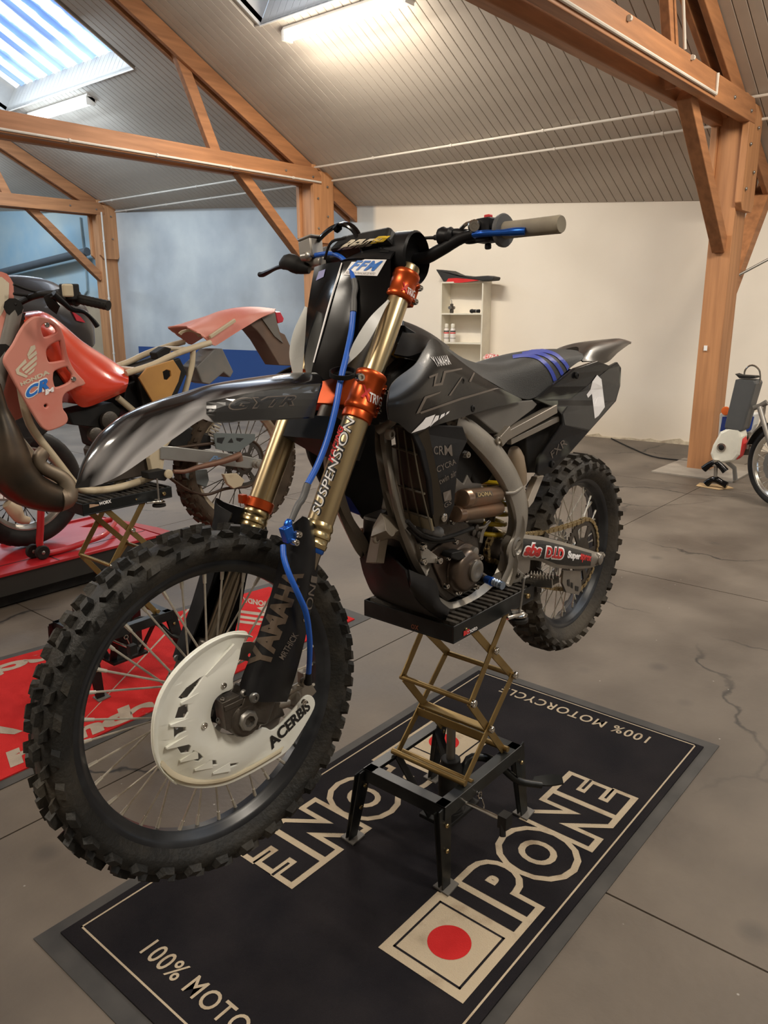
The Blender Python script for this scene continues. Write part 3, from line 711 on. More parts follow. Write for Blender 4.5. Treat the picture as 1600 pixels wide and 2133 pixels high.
# ---- white disc guard
GY = .092
def gp(x, y, v=GY): p = S.pl(x, y, v); return (p[0] - WBASE, p[2])
out = [(514, 1319), (505, 1315), (478, 1318), (440, 1333), (400, 1360), (362, 1398), (335, 1440), (320, 1485), (316, 1530), (320, 1570), (333, 1602), (356, 1624), (388, 1637), (425, 1640), (470, 1633), (515, 1613), (556, 1590), (585, 1572), (606, 1552), (632, 1512), (652, 1475), (653, 1458), (645, 1449), (633, 1452), (618, 1470), (596, 1495), (577, 1514), (560, 1520), (540, 1512), (500, 1526), (470, 1528), (450, 1520), (436, 1500), (434, 1480), (440, 1455), (455, 1440), (476, 1430), (476, 1408), (488, 1378), (500, 1350), (508, 1330)]
hol = [[(420, 1403), (410, 1408), (383, 1430), (366, 1452), (374, 1455), (386, 1450), (405, 1425)],
       [(384, 1460), (366, 1470), (358, 1495), (378, 1492), (386, 1478)],
       [(379, 1500), (356, 1508), (357, 1538), (367, 1526), (381, 1518)],
       [(378, 1540), (361, 1550), (371, 1567), (387, 1563), (391, 1548)],
       [(394, 1556), (408, 1563), (417, 1572), (407, 1582), (396, 1580), (388, 1570)],
       [(428, 1577), (442, 1577), (446, 1588), (432, 1590), (420, 1586)],
       [(464, 1586), (490, 1583), (488, 1590), (460, 1598)]]
loops = [smooth_loop([gp(*p) for p in out], 3)] + [[gp(*p) for p in hh] for hh in hol]
gm = flat(loops, .003, .001)
ax0 = A(gp(470, 1490))
def dome(x, y, z):
    r = math.hypot(x - ax0[0], y - ax0[1]); k = 0.012 * max(0, 1 - ((r - .075) / .05) ** 2)
    return s2b(A([WBASE + x, GY + z + k , y]))
bmt = bmesh.new(); bmt.from_mesh(gm)
co = A([v.co[:] for v in bmt.verts]); mn, mx = co.min(0), co.max(0)
for k in range(1, 22):
    for ax in (0, 1):
        n_ = [0, 0, 0]; n_[ax] = 1; c_ = [0, 0, 0]; c_[ax] = mn[ax] + (mx[ax] - mn[ax]) * k / 22
        bmesh.ops.bisect_plane(bmt, geom=list(bmt.verts) + list(bmt.edges) + list(bmt.faces), plane_co=c_, plane_no=n_)
bmt.to_mesh(gm); bmt.free()
guard = place_flat(gm, 'disc_guard', WPL, dome, bike)
g = MB()   # outer lip, dirty along the bottom
arc = [(514, 1319), (478, 1318), (440, 1333), (400, 1360), (362, 1398), (335, 1440), (320, 1485), (316, 1530), (320, 1570), (333, 1602), (356, 1624)]
g.surf([S.line(arc, GY - .002), S.line([(x + 5, y + 4) for x, y in arc], GY + .009), S.line([(x + 13, y + 9) for x, y in arc], GY + .003)], 26, 6, .002); bs_(g, 'guard_rim', WPL, guard)
g = MB(); arc = [(333, 1602), (356, 1624), (388, 1637), (425, 1640), (470, 1633), (515, 1613), (556, 1590), (585, 1572)]
g.surf([S.line(arc, GY - .004), S.line([(x + 2, y - 8) for x, y in arc], GY + .010), S.line([(x + 6, y - 18) for x, y in arc], GY + .004)], 26, 6, .003); bs_(g, 'guard_rim', WDIRT, guard)
for p0, p1 in (((374, 1462), (410, 1441)), ((352, 1508), (392, 1492)), ((344, 1555), (388, 1528)), ((372, 1582), (408, 1558)), ((402, 1600), (438, 1578)), ((440, 1607), (475, 1585))):
    a, b_ = S.pl(*p0, GY + .006), S.pl(*p1, GY + .007)
    g = MB().prism([a, b_, b_ + A([0, 0, -.018]), a + A([0, 0, -.003])], (0, .007, 0)); bs_(g, 'guard_fin', WPL, guard)
g = MB().prism(S.line([(425, 1405), (485, 1340), (490, 1350), (430, 1412)], GY + .006), (0, .006, 0)); bs_(g, 'guard_fin', WPL, guard)
g = MB(); [bolt(g, S.pl(x, y, GY + .012), (0, 1, 0), .006, .005) for x, y in ((465, 1427), (425, 1511), (632, 1462))]; bs_(g, 'guard_bolt', CHROME, guard)
print_on('lettering', PBLK, guard, B, [(566, 1562), (647, 1476), (640, 1457), (553, 1543)], text='ACERBIS', bold=.04, grid=6)
# ---- fork
def fork_leg(sg):
    c = lambda s: sp(s, -.0255, sg * .106)
    ax = SU
    up = MB().lathe(c(0), ax, [(.655, .0228), (.940, .0228), (.944, .021)], 32); o1 = bs_(up, 'upper_fork_tube', GOLD)
    t = MB().lathe(c(0), ax, [(.388, .0262), (.60, .0268), (.630, .0268), (.655, .0260)], 32); o = bs_(t, 'fork_tube', GOLD)
    t = MB().lathe(c(0), ax, [(.338, .0255), (.340, .0280), (.348, .0290), (.350, .0272), (.358, .0272), (.360, .0298), (.368, .0298), (.370, .0280), (.375, .0280), (.377, .0295), (.383, .0290), (.390, .0262)], 32); bs_(t, 'fork_collar', GOLDD)
    t = MB().lathe(c(0), ax, [(.02, .023), (.34, .023)], 20); bs_(t, 'lower_fork_tube', mat('fork_chrome', (.30, .26, .20), .2, 1.))
    t = MB().lathe(c(0), ax, [(.330, .024), (.333, .026), (.340, .026)], 24); bs_(t, 'seal', BLUEA if sg > 0 else BLKM)
    # cast axle lug
    t = MB(); t.lathe(c(0), ax, [(-.005, .022), (.0, .031), (.05, .032), (.095, .030), (.10, .024)], 20)
    t.lathe(sp(0, 0, sg * .078), (0, sg, 0), [(0, .030), (.004, .034), (.045, .034), (.05, .028)], 20)
    t.box(sp(.02, -.005, sg * .105), (.055, .045, .07), np.stack([SF, A([0, 1, 0]), SU], 1)); bs_(t, 'axle_lug', ALUD, bevel=.003)
    t = MB(); t.lathe(sp(0, 0, sg * .120), (0, sg, 0), [(0, .020), (.012, .020), (.016, .017), (.016, .011), (.004, .009)], 8 if sg > 0 else 20); bolt(t, sp(.045, .025, sg * .12), (0, sg, 0), .007, .007); bolt(t, sp(.015, .034, sg * .10), SF, .006, .01); bolt(t, sp(-.015, .034, sg * .10), SF, .006, .01)
    bs_(t, 'axle_nut', STEELD)
    return o, o1
legL, legLu = fork_leg(1); legR, _ = fork_leg(-1)
t = MB().lathe(sp(0, -.0255, -.106), SU, [(.388, .029), (.390, .031), (.408, .031), (.410, .029)], 28); t.box(sp(.399, .010, -.120), (.012, .016, .018)); bs_(t, 'orange_band', ORNG)
t = MB().prism(S.line([(521, 1045), (507, 1105), (500, 1112), (540, 1118), (540, 1100), (530, 1050)], -.13), (0, .03, 0)); bs_(t, 'guard_tab', GREYS)
# lower and upper clamps
def clamp(s0, s1, name, rr, bm_=ORNG):
    t = MB(); hgt = s1 - s0
    for sg in (-1, 1):
        t.lathe(sp(0, -.0255, sg * .106), SU, [(s0, rr - .003), (s0 + .004, rr), (s0 + .012, rr), (s0 + .015, rr - .002), (s1 - .015, rr - .002), (s1 - .012, rr), (s1 - .004, rr), (s1, rr - .003)], 32)
        t.box(sp((s0 + s1) / 2, -.052 - (rr - .028), sg * .100), (.026, .026, hgt * .85), np.stack([SF, A([0, 1, 0]), SU], 1))
    t.beam(sp((s0 + s1) / 2, -.035, -.09), sp((s0 + s1) / 2, -.035, .09), .04, hgt * .75, SU)
    o = bs_(t, name, bm_, bevel=.002)
    t = MB()
    for k in (.25, .75):
        for sg in (-1, 1): bolt(t, sp(s0 + hgt * k, -.060 - (rr - .028), sg * .113), (0, sg, 0), .0065, .010)
    bs_(t, 'pinch_bolt', CHROME, o); return o
cl1 = clamp(.622, .706, 'lower_clamp', .0325); cl2 = clamp(.868, .930, 'upper_clamp', .0285)
for sg in (-1, 1): t = MB().lathe(sp(0, -.0255, sg * .106), SU, [(.604, .028), (.606, .0305), (.618, .0305), (.622, .029)], 28); bs_(t, 'clamp_collar', ORNG)
# head tube
MB().lathe(s2b(sp(0, -.052 - .0, 0)), SM @ SU, [(.55, .03), (.56, .034), (.86, .032), (.87, .03)], 24).build('head_tube', ALU, bike)
# fork prints
print_on('lettering', PBLK, legL, B, [(666, 1077), (741, 878), (722, 864), (648, 1062)], text='SUSPENSION', bold=.045, grid=14, off=.0008)
print_on('lettering', PWHITE, legL, B, [(664, 1074), (739, 877), (724, 867), (651, 1064)], text='SUSPENSION', bold=.0, grid=14, off=.0016)
print_on('lettering', PRED, legL, B, [(694, 965), (717, 892), (706, 884), (682, 955)], text='RACING', bold=.03, grid=10, off=.0012)
print_on('clamp_lettering', PRED, cl1, B, [(752, 826), (770, 838), (773, 812), (756, 800)], text='X', bold=.04, off=.002)
print_on('clamp_lettering', PWHITE, cl1, B, [(767, 836), (793, 848), (795, 828), (770, 816)], text='TRIG', bold=.02, off=.002)
print_on('clamp_lettering', PRED, cl2, B, [(836, 604), (848, 612), (851, 594), (839, 587)], text='X', bold=.04, off=.002)
print_on('clamp_lettering', PWHITE, cl2, B, [(846, 612), (862, 622), (864, 606), (849, 598)], text='TRIG', bold=.02, off=.002)
# ---- fork guards
def fork_guard(sg):
    L_ = [(604, 1096), (588, 1140), (566, 1230), (546, 1295), (522, 1365), (504, 1410), (497, 1440)]
    M_ = [(632, 1075), (633, 1130), (622, 1195), (604, 1260), (584, 1330), (562, 1400), (540, 1462)]
    Rr = [(654, 1090), (664, 1145), (661, 1200), (650, 1262), (636, 1330), (618, 1400), (598, 1462)]
    c = [S.line(L_, .100), S.line([( (a[0]+b[0])/2, (a[1]+b[1])/2) for a, b in zip(L_, M_)], .140), S.line(M_, .150), S.line([((a[0]+b[0])/2, (a[1]+b[1])/2) for a, b in zip(M_, Rr)], .146), S.line(Rr, .115)]
    m = MB().surf(c, 26, 14, .004)
    if sg < 0: m.v = [(v[0], -v[1], v[2]) for v in m.v]
    return bs_(m, 'fork_guard', BLKS)
fgL = fork_guard(1); fgR = fork_guard(-1)
t = MB(); bolt(t, S.pl(528, 1453, .148), (0, 1, 0), .010, .006, 16); bs_(t, 'guard_screw', mat('bolt_dark', (.2, .2, .19), .35, .9), fgL)
t = MB(); bolt(t, S.pl(617, 1112, .150), (0, 1, 0), .007, .012); bolt(t, S.pl(611, 1129, .150), (0, 1, 0), .007, .012); bs_(t, 'clamp_bolt', CHROME, fgL)
print_on('lettering', mat('print_bronze', (.115, .085, .062), .35, .4), fgL, B, [(558, 1395), (633, 1195), (596, 1182), (515, 1385)], text='YAMAHA', bold=.05, grid=14)
print_on('lettering', PGREY, fgL, B, [(644, 1298), (662, 1202), (648, 1198), (630, 1292)], text='IPONE', bold=.0, grid=8)
print_on('lettering', PGREY, fgL, B, [(590, 1375), (622, 1322), (610, 1316), (580, 1368)], text='MRTHICK', bold=.01, grid=8)
# ---- front fender
le = [(157, 1017, .0), (200, 1012, .030), (250, 990, .046), (310, 950, .056), (370, 908, .064), (425, 872, .070), (442, 881, .074), (520, 877, .078), (600, 874, .080), (654, 871, .080)]
mid = [(157, 1015, .0), (192, 985, .024), (235, 945, .038), (290, 915, .050), (350, 880, .058), (420, 848, .066), (440, 850, .072), (520, 842, .077), (600, 832, .079), (664, 826, .080)]
sh = [(157, 1014, .0), (186, 968, .015), (226, 918, .026), (276, 884, .036), (336, 858, .046), (400, 838, .056), (436, 832, .060), (520, 814, .066), (600, 803, .068), (672, 796, .068)]
cr_ = [(157, 1012, .0), (180, 957, .0), (218, 901, .0), (262, 865, .0), (320, 838, .0), (378, 820, .0), (440, 801, .0), (520, 787, .0), (600, 777, .0), (650, 775, .0)]
near = [S.line(q) for q in (le, mid, sh, cr_)]
far = [[A([p[0], -p[1], p[2]]) for p in c] for c in near[:3]][::-1]
t = MB().surf(near + far, 44, 25, .003); fen = bs_(t, 'front_fender', AIRSHEEN)
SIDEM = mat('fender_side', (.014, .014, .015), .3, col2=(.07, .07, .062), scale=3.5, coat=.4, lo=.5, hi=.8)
print_on('side_panel', SIDEM, fen, B, None, polys=[[(430, 838), (520, 818), (600, 806), (668, 799), (652, 868), (600, 871), (520, 875), (446, 878), (430, 862)]], off=.0010, grid=12)
print_on('lettering', PGREY, fen, B, [(472, 856), (612, 845), (622, 822), (480, 830)], text='GYTR', bold=.045, shear=.2, grid=10, off=.0016)
print_on('lettering', mat('fender_side2', (.02, .02, .021), .35), fen, B, [(476, 853), (608, 843), (618, 825), (484, 832)], text='GYTR', bold=.015, shear=.2, grid=10, off=.0022)
t = MB().prism([sp(.60, .0, -.075), sp(.60, .0, .075), sp(.595, -.10, .07), sp(.595, -.10, -.07)], SU * -.05); bs_(t, 'fender_rear', BLKM)
# ---- number plate
c0 = [(655, 556, -.100), (642, 635, -.102), (634, 700, -.100), (634, 755, -.080), (641, 792, -.03)]
c1 = [(713, 545, 0), (691, 620, 0), (669, 700, 0), (652, 760, 0), (644, 800, 0)]
c2 = [(814, 540, .100), (811, 600, .100), (790, 670, .095), (745, 735, .07), (700, 785, .045)]
cm0 = [(682, 548, -.055), (666, 630, -.055), (650, 700, -.055), (641, 760, -.045), (642, 797, -.015)]
cm1 = [(764, 540, .055), (753, 610, .055), (732, 680, .052), (702, 745, .04), (672, 793, .025)]
t = MB().surf([S.line(c) for c in (c0, cm0, c1)], 22, 8, .003).surf([S.line(c) for c in (c1, cm1, c2)], 22, 8, .003)
plate = bs_(t, 'number_plate', BLKG)
t = MB().tube([p + A([.002, .001, 0]) for p in S.line([(713, 548, .002), (691, 620, .002), (669, 700, .002), (654, 755, .002)])], [.0012, .0020, .0012], 8, res=14); bs_(t, 'ridge_highlight', PWHITE, plate)  # bright ridge highlight modelled as a thin white tube
t = MB().surf([S.line([(808, 624, .106), (768, 664, .110), (736, 716, .104), (722, 755, .094)]), S.line([(810, 625, .112), (780, 690, .122), (756, 728, .114), (724, 759, .096)]), ], 14, 5, .003); bs_(t, 'plate_wing', PEARL, bevel=0)
t = MB().surf([S.line([(635, 638, -.090), (612, 690, -.095), (603, 735, -.10), (610, 778, -.09)]), S.line([(640, 640, -.085), (636, 700, -.085), (632, 750, -.085), (630, 782, -.08)])], 14, 5, .003); bs_(t, 'plate_wing', PEARL)
st = [(716, 573), (786, 575), (806, 541), (737, 540)]
print_on('sticker', PWHITE, plate, B, None, polys=[st], grid=6, off=.0012)
print_on('sticker_print', PBLUE, plate, B, [(726, 563), (786, 565), (799, 544), (739, 543)], text='FFM', bold=.035, shear=.3, space=1.15, off=.0020, grid=6)
print_on('sticker_print', PGREY, plate, B, [(721, 571), (780, 573), (783, 568), (723, 566)], text='FEDERATION FRANCAISE DE MOTO', off=.0020, grid=6)
print_on('sticker', mat('lilac_sticker', (.30, .30, .55), .5), plate, B, None, polys=[[(659, 585), (675, 577), (679, 561), (665, 566)]], grid=3, off=.0014)
# top cowl behind the plate
t = MB()
t.surf([S.line([(690, 552, -.04), (720, 540, .0), (760, 538, .05), (812, 540, .10)]), S.line([(760, 520, .0), (785, 512, .03), (800, 512, .06), (818, 528, .10)]), S.line([(820, 492, .02), (832, 487, .05), (848, 488, .075), (850, 505, .10)])], 16, 10, .004)
cowl = bs_(t, 'plate_cowl', BLKS)
print_on('cowl_slot', PBLK, cowl, B, None, polys=[[(800, 510), (823, 492), (828, 495), (812, 512)], [(790, 526), (796, 517), (812, 518), (810, 527)]], grid=4)
t = MB(); ce = S.pl(850, 538, .085)
t.lathe(ce, norm(A([-.25, 1, -.05])), [(-.045, .048), (-.02, .054), (.020, .054), (.024, .050), (.004, .044), (-.01, .01)], 28)
bs_(t, 'cowl_cup', BLKS)
t = MB(); t.prism(S.line([(876, 512), (882, 575), (872, 586), (845, 560), (850, 545)], .06), (0, -.05, 0)); bs_(t, 'bar_mount', BLKM, bevel=.004)
# ---- handlebar
def barpath(sg): return [sp(.985, -.050, 0), sp(.986, -.055, sg * .06), sp(.990, -.068, sg * .085), sp(1.012, -.074, sg * .13), sp(1.034, -.077, sg * .175), sp(1.040, -.082, sg * .25), sp(1.036, -.088, sg * .39)]
t = MB().tube(barpath(-1)[::-1] + barpath(1)[1:], [.011, .011, .0112, .014, .0142, .014, .0112, .011, .011], 14, res=48); bs_(t, 'handlebar', BLKS)
for sg in (-1, 1):
    t = MB(); q0, q1 = sp(1.0405, -.0845, sg * .272), sp(1.036, -.0878, sg * .402); ax = norm(q1 - q0)
    t.lathe(q0, ax, [(0, .015), (.004, .0165), (.06, .0162), (.12, .0166), (.128, .0168), (.132, .015)], 20); bs_(t, 'grip', GRIPM)
    t = MB().lathe(q0, ax, [(-.008, .018), (-.006, .031), (0, .032), (.003, .030), (.004, .017)], 24); bs_(t, 'grip_flange', GREYS)
# left controls
t = MB(); q = sp(1.040, -.083, .235); t.box(q + A([.002, -.002, .004]), (.036, .034, .046), rotvec(q, q + A([0, 0, 1]))); t.box(q + A([.002, .0, -.026]), (.01, .012, .012)); bs_(t, 'switch_housing', BLKS, bevel=.003)
t = MB().box(q + A([.002, 0, .030]), (.012, .014, .008)); bs_(t, 'stop_button', PRED, bevel=.002)
t = MB(); a0, a1 = S.pl(995, 492, .195), S.pl(945, 497, .14)
t.tube(S.line([(878, 496, .055), (905, 495, .085), (925, 494, .115)]), [.003, .0042], 8, res=8); t.tube(S.line([(905, 495, .09), (918, 494, .105), (926, 493, .118)]), [.0055, .0075], 10)
bs_(t, 'clutch_cable', BLKM)
t = MB(); t.lathe(S.pl(914, 494, .118), norm(a0 - a1), [(0, .012), (.004, .018), (.012, .020), (.02, .016), (.03, .018), (.036, .012)], 16)
t.tube(S.line([(928, 492, .13), (945, 487, .15), (965, 490, .17), (985, 496, .19), (996, 498, .20)]), [.012, .010, .012, .015, .008], 12, res=12); t.tube(S.line([(935, 505, .14), (960, 500, .165)]), .010, 10); bs_(t, 'clutch_perch', BLKS)
t = MB(); bolt(t, S.pl(988, 471, .215), norm(CO - S.w(S.pl(988, 471, .215))) @ S.R, .013, .012); t.tube(S.line([(960, 477, .17), (975, 465, .19), (1000, 462, .21)]), .004, 8, res=8); bs_(t, 'perch_bolt', CHROME)
t = MB().tube(S.line([(990, 489, .215), (1010, 486, .245), (1040, 485, .28), (1082, 482, .325), (1094, 482, .335)]), [.009, .0085, .008, .0075, .0098, .009], 12, res=16, sq=.8); bs_(t, 'clutch_lever', BLUEA)
# right controls
t = MB().tube(S.line([(596, 553, -.235), (577, 558, -.27), (560, 566, -.315), (547, 572, -.345), (542, 572, -.355)]), [.008, .0055, .0055, .007, .008], 10, res=14, sq=.8); bs_(t, 'brake_lever', BLKS)
t = MB().tube(S.line([(588, 552, -.25), (603, 546, -.225), (625, 556, -.20), (645, 560, -.18)]), [.010, .017, .019, .014, .010], 12, res=10, sq=1.1); bs_(t, 'brake_perch', BLKM)
t = MB(); q = S.pl(648, 520, -.18); t.box(q, (.036, .045, .042), Rx(.12)); t.box(q + A([0, 0, .024]), (.040, .05, .006), Rx(.12)); t.tube([q + A([.0, -.05, -.025]), q + A([0, .04, -.03])], .011, 12); bs_(t, 'brake_reservoir', mat('grey_casting', (.33, .31, .28), .45, .6), bevel=.003)
t = MB().lathe(S.pl(636, 535, -.175), (0, 1, 0), [(-.01, .006), (-.006, .011), (.012, .011), (.016, .006)], 12); bs_(t, 'banjo_bolt', ALUL)
t = MB(); t.tube(S.line([(660, 505, -.17), (680, 485, -.12), (712, 468, -.06), (735, 480, -.03), (752, 515, .0), (760, 540, .01)]), .0045, 8, res=24)
t.tube(S.line([(662, 500, -.17), (690, 475, -.11), (722, 466, -.06), (742, 478, -.03), (756, 510, .0), (764, 538, .01)]), .0045, 8, res=24); t.tube(S.line([(700, 478, -.08), (706, 472, -.07)]), .009, 8); bs_(t, 'throttle_cable', BLKG)
t = MB().tube(S.line([(676, 540, -.10), (690, 505, -.07), (720, 496, -.03)]), .003, 6, res=10); bs_(t, 'wire', BLKM)
# bar pad
pq = S.pl(768, 512, 0.0)
t = MB(); Rp = np.stack([norm(SF * .9 + SU * .1), A([0, 1, 0]), norm(SU * .9 - SF * .1)], 1)
t.box(pq, (.060, .185, .040), Rp, .82); pad = bs_(t, 'bar_pad', BLKM, bevel=.008)
print_on('pad_print', PCREAM, pad, B, [(702, 521), (770, 512), (800, 497), (728, 500)], text='RENTAL', bold=.05, shear=.2, grid=4)
print_on('pad_print', PYEL, pad, B, None, polys=[[(772, 506), (798, 503), (812, 492), (790, 494)]], grid=3, off=.0022)
# ---- brake hose
t = MB().tube(S.line([(640, 533, -.17), (655, 532, -.16), (683, 528, -.115), (706, 533, -.06), (724, 550, .00), (734, 572, .03), (738, 590, .042)]), .0052, 10, res=24); hose = bs_(t, 'brake_hose', BLUEH)
t = MB().tube(S.line([(736, 648, .062), (732, 690, .072), (722, 740, .092), (710, 790, .108), (699, 850, .118), (682, 915, .122), (661, 970, .125), (641, 1008, .128)]), .0062, 10, res=30); bs_(t, 'hose_lower', BLUEH, hose)
t = MB().tube(S.line([(737, 582, .040), (740, 600, .048), (738, 612, .052), (737, 620, .055), (736, 650, .063)]), [.0065, .0065, .0055, .0075, .0072], 10, res=12); bs_(t, 'hose_sleeve', GREYS, hose); t = MB().tube(S.line([(641, 1008, .128), (630, 1040, .130), (622, 1050, .131), (607, 1084, .134)]), [.0072, .0068, .0066, .0055], 10, res=10); bs_(t, 'hose_sleeve', GREYS, hose)
t = MB().tube(S.line([(590, 1136, .140), (591, 1160, .150), (602, 1195, .165), (620, 1235, .172), (637, 1275, .168), (645, 1330, .150), (645, 1368, .135), (643, 1402, .120)]), .0055, 10, res=30); bs_(t, 'hose_end', BLUEH, hose)
t = MB().box(S.pl(599, 1112, .142), (.020, .018, .030), Ry(.3)); t.lathe(S.pl(600, 1092, .138), SU, [(-.006, .005), (-.004, .008), (.004, .008), (.010, .005)], 8); bs_(t, 'hose_clamp', BLUEA, hose, bevel=.002)
t = MB().tube(S.line([(643, 1402, .120), (642, 1424, .115)]), [.006, .008], 10); bs_(t, 'hose_fitting', BLKM, hose)
t = MB(); q = S.pl(714, 778, .105); t.lathe(q, norm(A([.25, .3, 1.])), [(-.004, .026), (.005, .026), (.005, .023), (-.004, .023)], 24, close=True); t.tube(S.line([(705, 778, .095), (728, 778, .105), (745, 786, .118)]), .005, 8, res=6); bs_(t, 'hose_guide', BLKS, hose)
t = MB(); bolt(t, S.pl(748, 787, .125), norm(A([.3, 1, .1])), .009, .012); bs_(t, 'guide_bolt', CHROME, hose)
# caliper
t = MB(); q = S.pl(618, 1440, .052); t.box(q, (.06, .035, .05), Ry(.5)); t.lathe(S.pl(605, 1450, .062), (0, 1, 0), [(0, .018), (.012, .018), (.016, .014)], 16); t.tube(S.line([(590, 1446, .078), (635, 1422, .078)]), .008, 10); t.tube(S.line([(575, 1468, .070), (600, 1462, .070)]), .011, 10); bolt(t, S.pl(630, 1418, .10), (0, 1, 0), .008, .01); t.box(S.pl(634, 1412, .085), (.02, .02, .03)); bs_(t, 'brake_caliper', mat('caliper_grey', (.28, .25, .21), .4, .7), bevel=.004)
t = MB().prism(S.line([(530, 1460), (585, 1462), (595, 1490), (555, 1508), (535, 1500)], .080), (0, -.02, 0)); bs_(t, 'caliper_bracket', ALUD, bevel=.003)
t = MB(); t.box(S.pl(476, 1480, .108), (.036, .03, .055), Ry(.1)); t.box(S.pl(485, 1462, .112), (.05, .026, .010), Ry(.1)); [bolt(t, S.pl(x, y, .115), (0, .5, 1), .005, .006) for x, y in ((463, 1460), (474, 1464))]; bs_(t, 'axle_clamp', ALUD, bevel=.002)
# ---------------------------------------------------------------- rear half of the main bike
def mir(mb): mb.v = [(v[0], -v[1], v[2]) for v in mb.v]; return mb
def bb(mb, name, m, par=bike, **k): return mb.build(name, m, par, **k)
RA = A([0, 0, 0.])
tyre(RA, .338, .252, .058, 34, .0165, 'wide', bike, RUBBERB)
rim(RA, .2500, .034, bike, BLKR)
spokes(RA, .228, .034, .034, 36, bike, SPOKE)
h = MB(); lathe_y(h, RA, [(-.05, 0), (-.05, .03), (-.036, .040), (-.03, .042), (-.024, .030), (0, .026), (.024, .030), (.03, .042), (.04, .045), (.05, .03), (.07, 0)], 32, False); bb(h, 'hub', ALUL)
lp = [[((.104 if k % 2 else .110) * math.cos(2 * math.pi * k / 72), (.104 if k % 2 else .110) * math.sin(2 * math.pi * k / 72)) for k in range(72)], [(.085 * math.cos(t), .085 * math.sin(t)) for t in np.linspace(0, 2 * math.pi, 36, endpoint=False)]]
place_flat(flat(lp, .003), 'rear_disc', STEELD, lambda x, y, z: (x, -.055 + z, y), bike)
CY = .052; RS_ = .122; RFp = .036; FS = B.pl(1029, 1142, CY); FS = (FS[0], FS[2])
nt = 50
lp = [[((RS_ + (.005 if (k % 2) else -.004)) * math.cos(math.pi * k / nt), (RS_ + (.005 if (k % 2) else -.004)) * math.sin(math.pi * k / nt)) for k in range(2 * nt)]]
for k in range(6):
    q0, q1 = 2 * math.pi * (k + .12) / 6, 2 * math.pi * (k + .88) / 6
    lp.append([(.100 * math.cos(q), .100 * math.sin(q)) for q in np.linspace(q0, q1, 10)] + [(.060 * math.cos(q), .060 * math.sin(q)) for q in np.linspace(q1, q0, 8)])
place_flat(flat(lp, .005), 'rear_sprocket', ALUD, lambda x, y, z: (x, CY + z, y), bike)
place_flat(flat([[((RFp + (.004 if (k % 2) else -.004)) * math.cos(math.pi * k / 13), (RFp + (.004 if (k % 2) else -.004)) * math.sin(math.pi * k / 13)) for k in range(26)]], .006), 'front_sprocket', MAGN, lambda x, y, z: (FS[0] + x, CY + z, FS[1] + y), bike)
# chain: closed path round both sprockets, one object per link
path = []
for q in np.linspace(R(262), R(78) , 36): path.append((RS_ * math.cos(q), RS_ * math.sin(q)))
for k in range(1, 40):
    t = k / 40; x0, z0 = path[35]; x1, z1 = FS[0] + RFp * math.cos(R(97)), FS[1] + RFp * math.sin(R(97))
    path.append((x0 + (x1 - x0) * t, z0 + (z1 - z0) * t - .014 * math.sin(math.pi * t)))
for q in np.linspace(R(97), R(-92), 20): path.append((FS[0] + RFp * math.cos(q), FS[1] + RFp * math.sin(q)))
x0, z0 = path[-1]; x1, z1 = path[0]
for k in range(1, 40):
    t = k / 40; path.append((x0 + (x1 - x0) * t, z0 + (z1 - z0) * t - .030 * math.sin(math.pi * t)))
path.append(path[0]); P2 = A(path); dl = np.r_[0, np.cumsum(np.linalg.norm(np.diff(P2, axis=0), axis=1))]
nl = int(dl[-1] / .0159 / 2) * 2; ch = thing('x', 'x', 'x'); bpy.data.objects.remove(ch)
def link_mesh(w_):
    m = MB()
    for s in (-1, 1):
        m.prism([(-.0115, s * w_, -.004), (-.006, s * w_, -.0068), (0, s * w_, -.0048), (.006, s * w_, -.0068), (.0115, s * w_, -.004), (.0115, s * w_, .004), (.006, s * w_, .0068), (0, s * w_, .0048), (-.006, s * w_, .0068), (-.0115, s * w_, .004)], (0, s * .0018, 0))
    m.lathe((-.008, -w_ - .002, 0), (0, 1, 0), [(0, .0045), (2 * w_ + .004, .0045)], 8); return m
MI, MO = link_mesh(.0035).mesh('chain_link', CHAIN), link_mesh(.0058).mesh('chain_link', CHAIN)
roller = MB().lathe((0, CY - .003, 0), (0, 1, 0), [(0, .001), (.006, .001)], 6)
for k in range(nl):
    s = dl[-1] * k / nl; x = np.interp(s, dl, P2[:, 0]); z = np.interp(s, dl, P2[:, 1]); s2 = s + .004; x2 = np.interp(s2, dl, P2[:, 0]); z2 = np.interp(s2, dl, P2[:, 1])
    a = math.atan2(z2 - z, x2 - x); o = link('chain_link', MI if k % 2 else MO, bike); o.matrix_local = M4(Ry(-a), (x, CY, z))
# swingarm
top = [(1068, 1106), (1100, 1114), (1129, 1118), (1172, 1129), (1216, 1142), (1240, 1150), (1248, 1156)]
bot = [(1066, 1168), (1095, 1166), (1125, 1169), (1151, 1181), (1194, 1185), (1234, 1182), (1248, 1174)]
sa = MB().surf([B.line(top, .105), B.line([(a[0], (a[1] * 2 + b[1]) / 3) for a, b in zip(top, bot)], .122), B.line([(a[0], (a[1] + 2 * b[1]) / 3) for a, b in zip(top, bot)], .122), B.line(bot, .105)], 30, 10, .028, out=(0, 1, 0))
swl = bb(sa, 'swingarm', ALUL)
sa2 = MB().surf([B.line(top, .105), B.line([(a[0], (a[1] * 2 + b[1]) / 3) for a, b in zip(top, bot)], .122), B.line([(a[0], (a[1] + 2 * b[1]) / 3) for a, b in zip(top, bot)], .122), B.line(bot, .105)], 20, 6, .028, out=(0, 1, 0)); bb(mir(sa2), 'swingarm', ALUL)
MB().box((.47, 0, .075), (.09, .2, .06)).build('swingarm_bridge', ALUL, bike, bevel=.008)
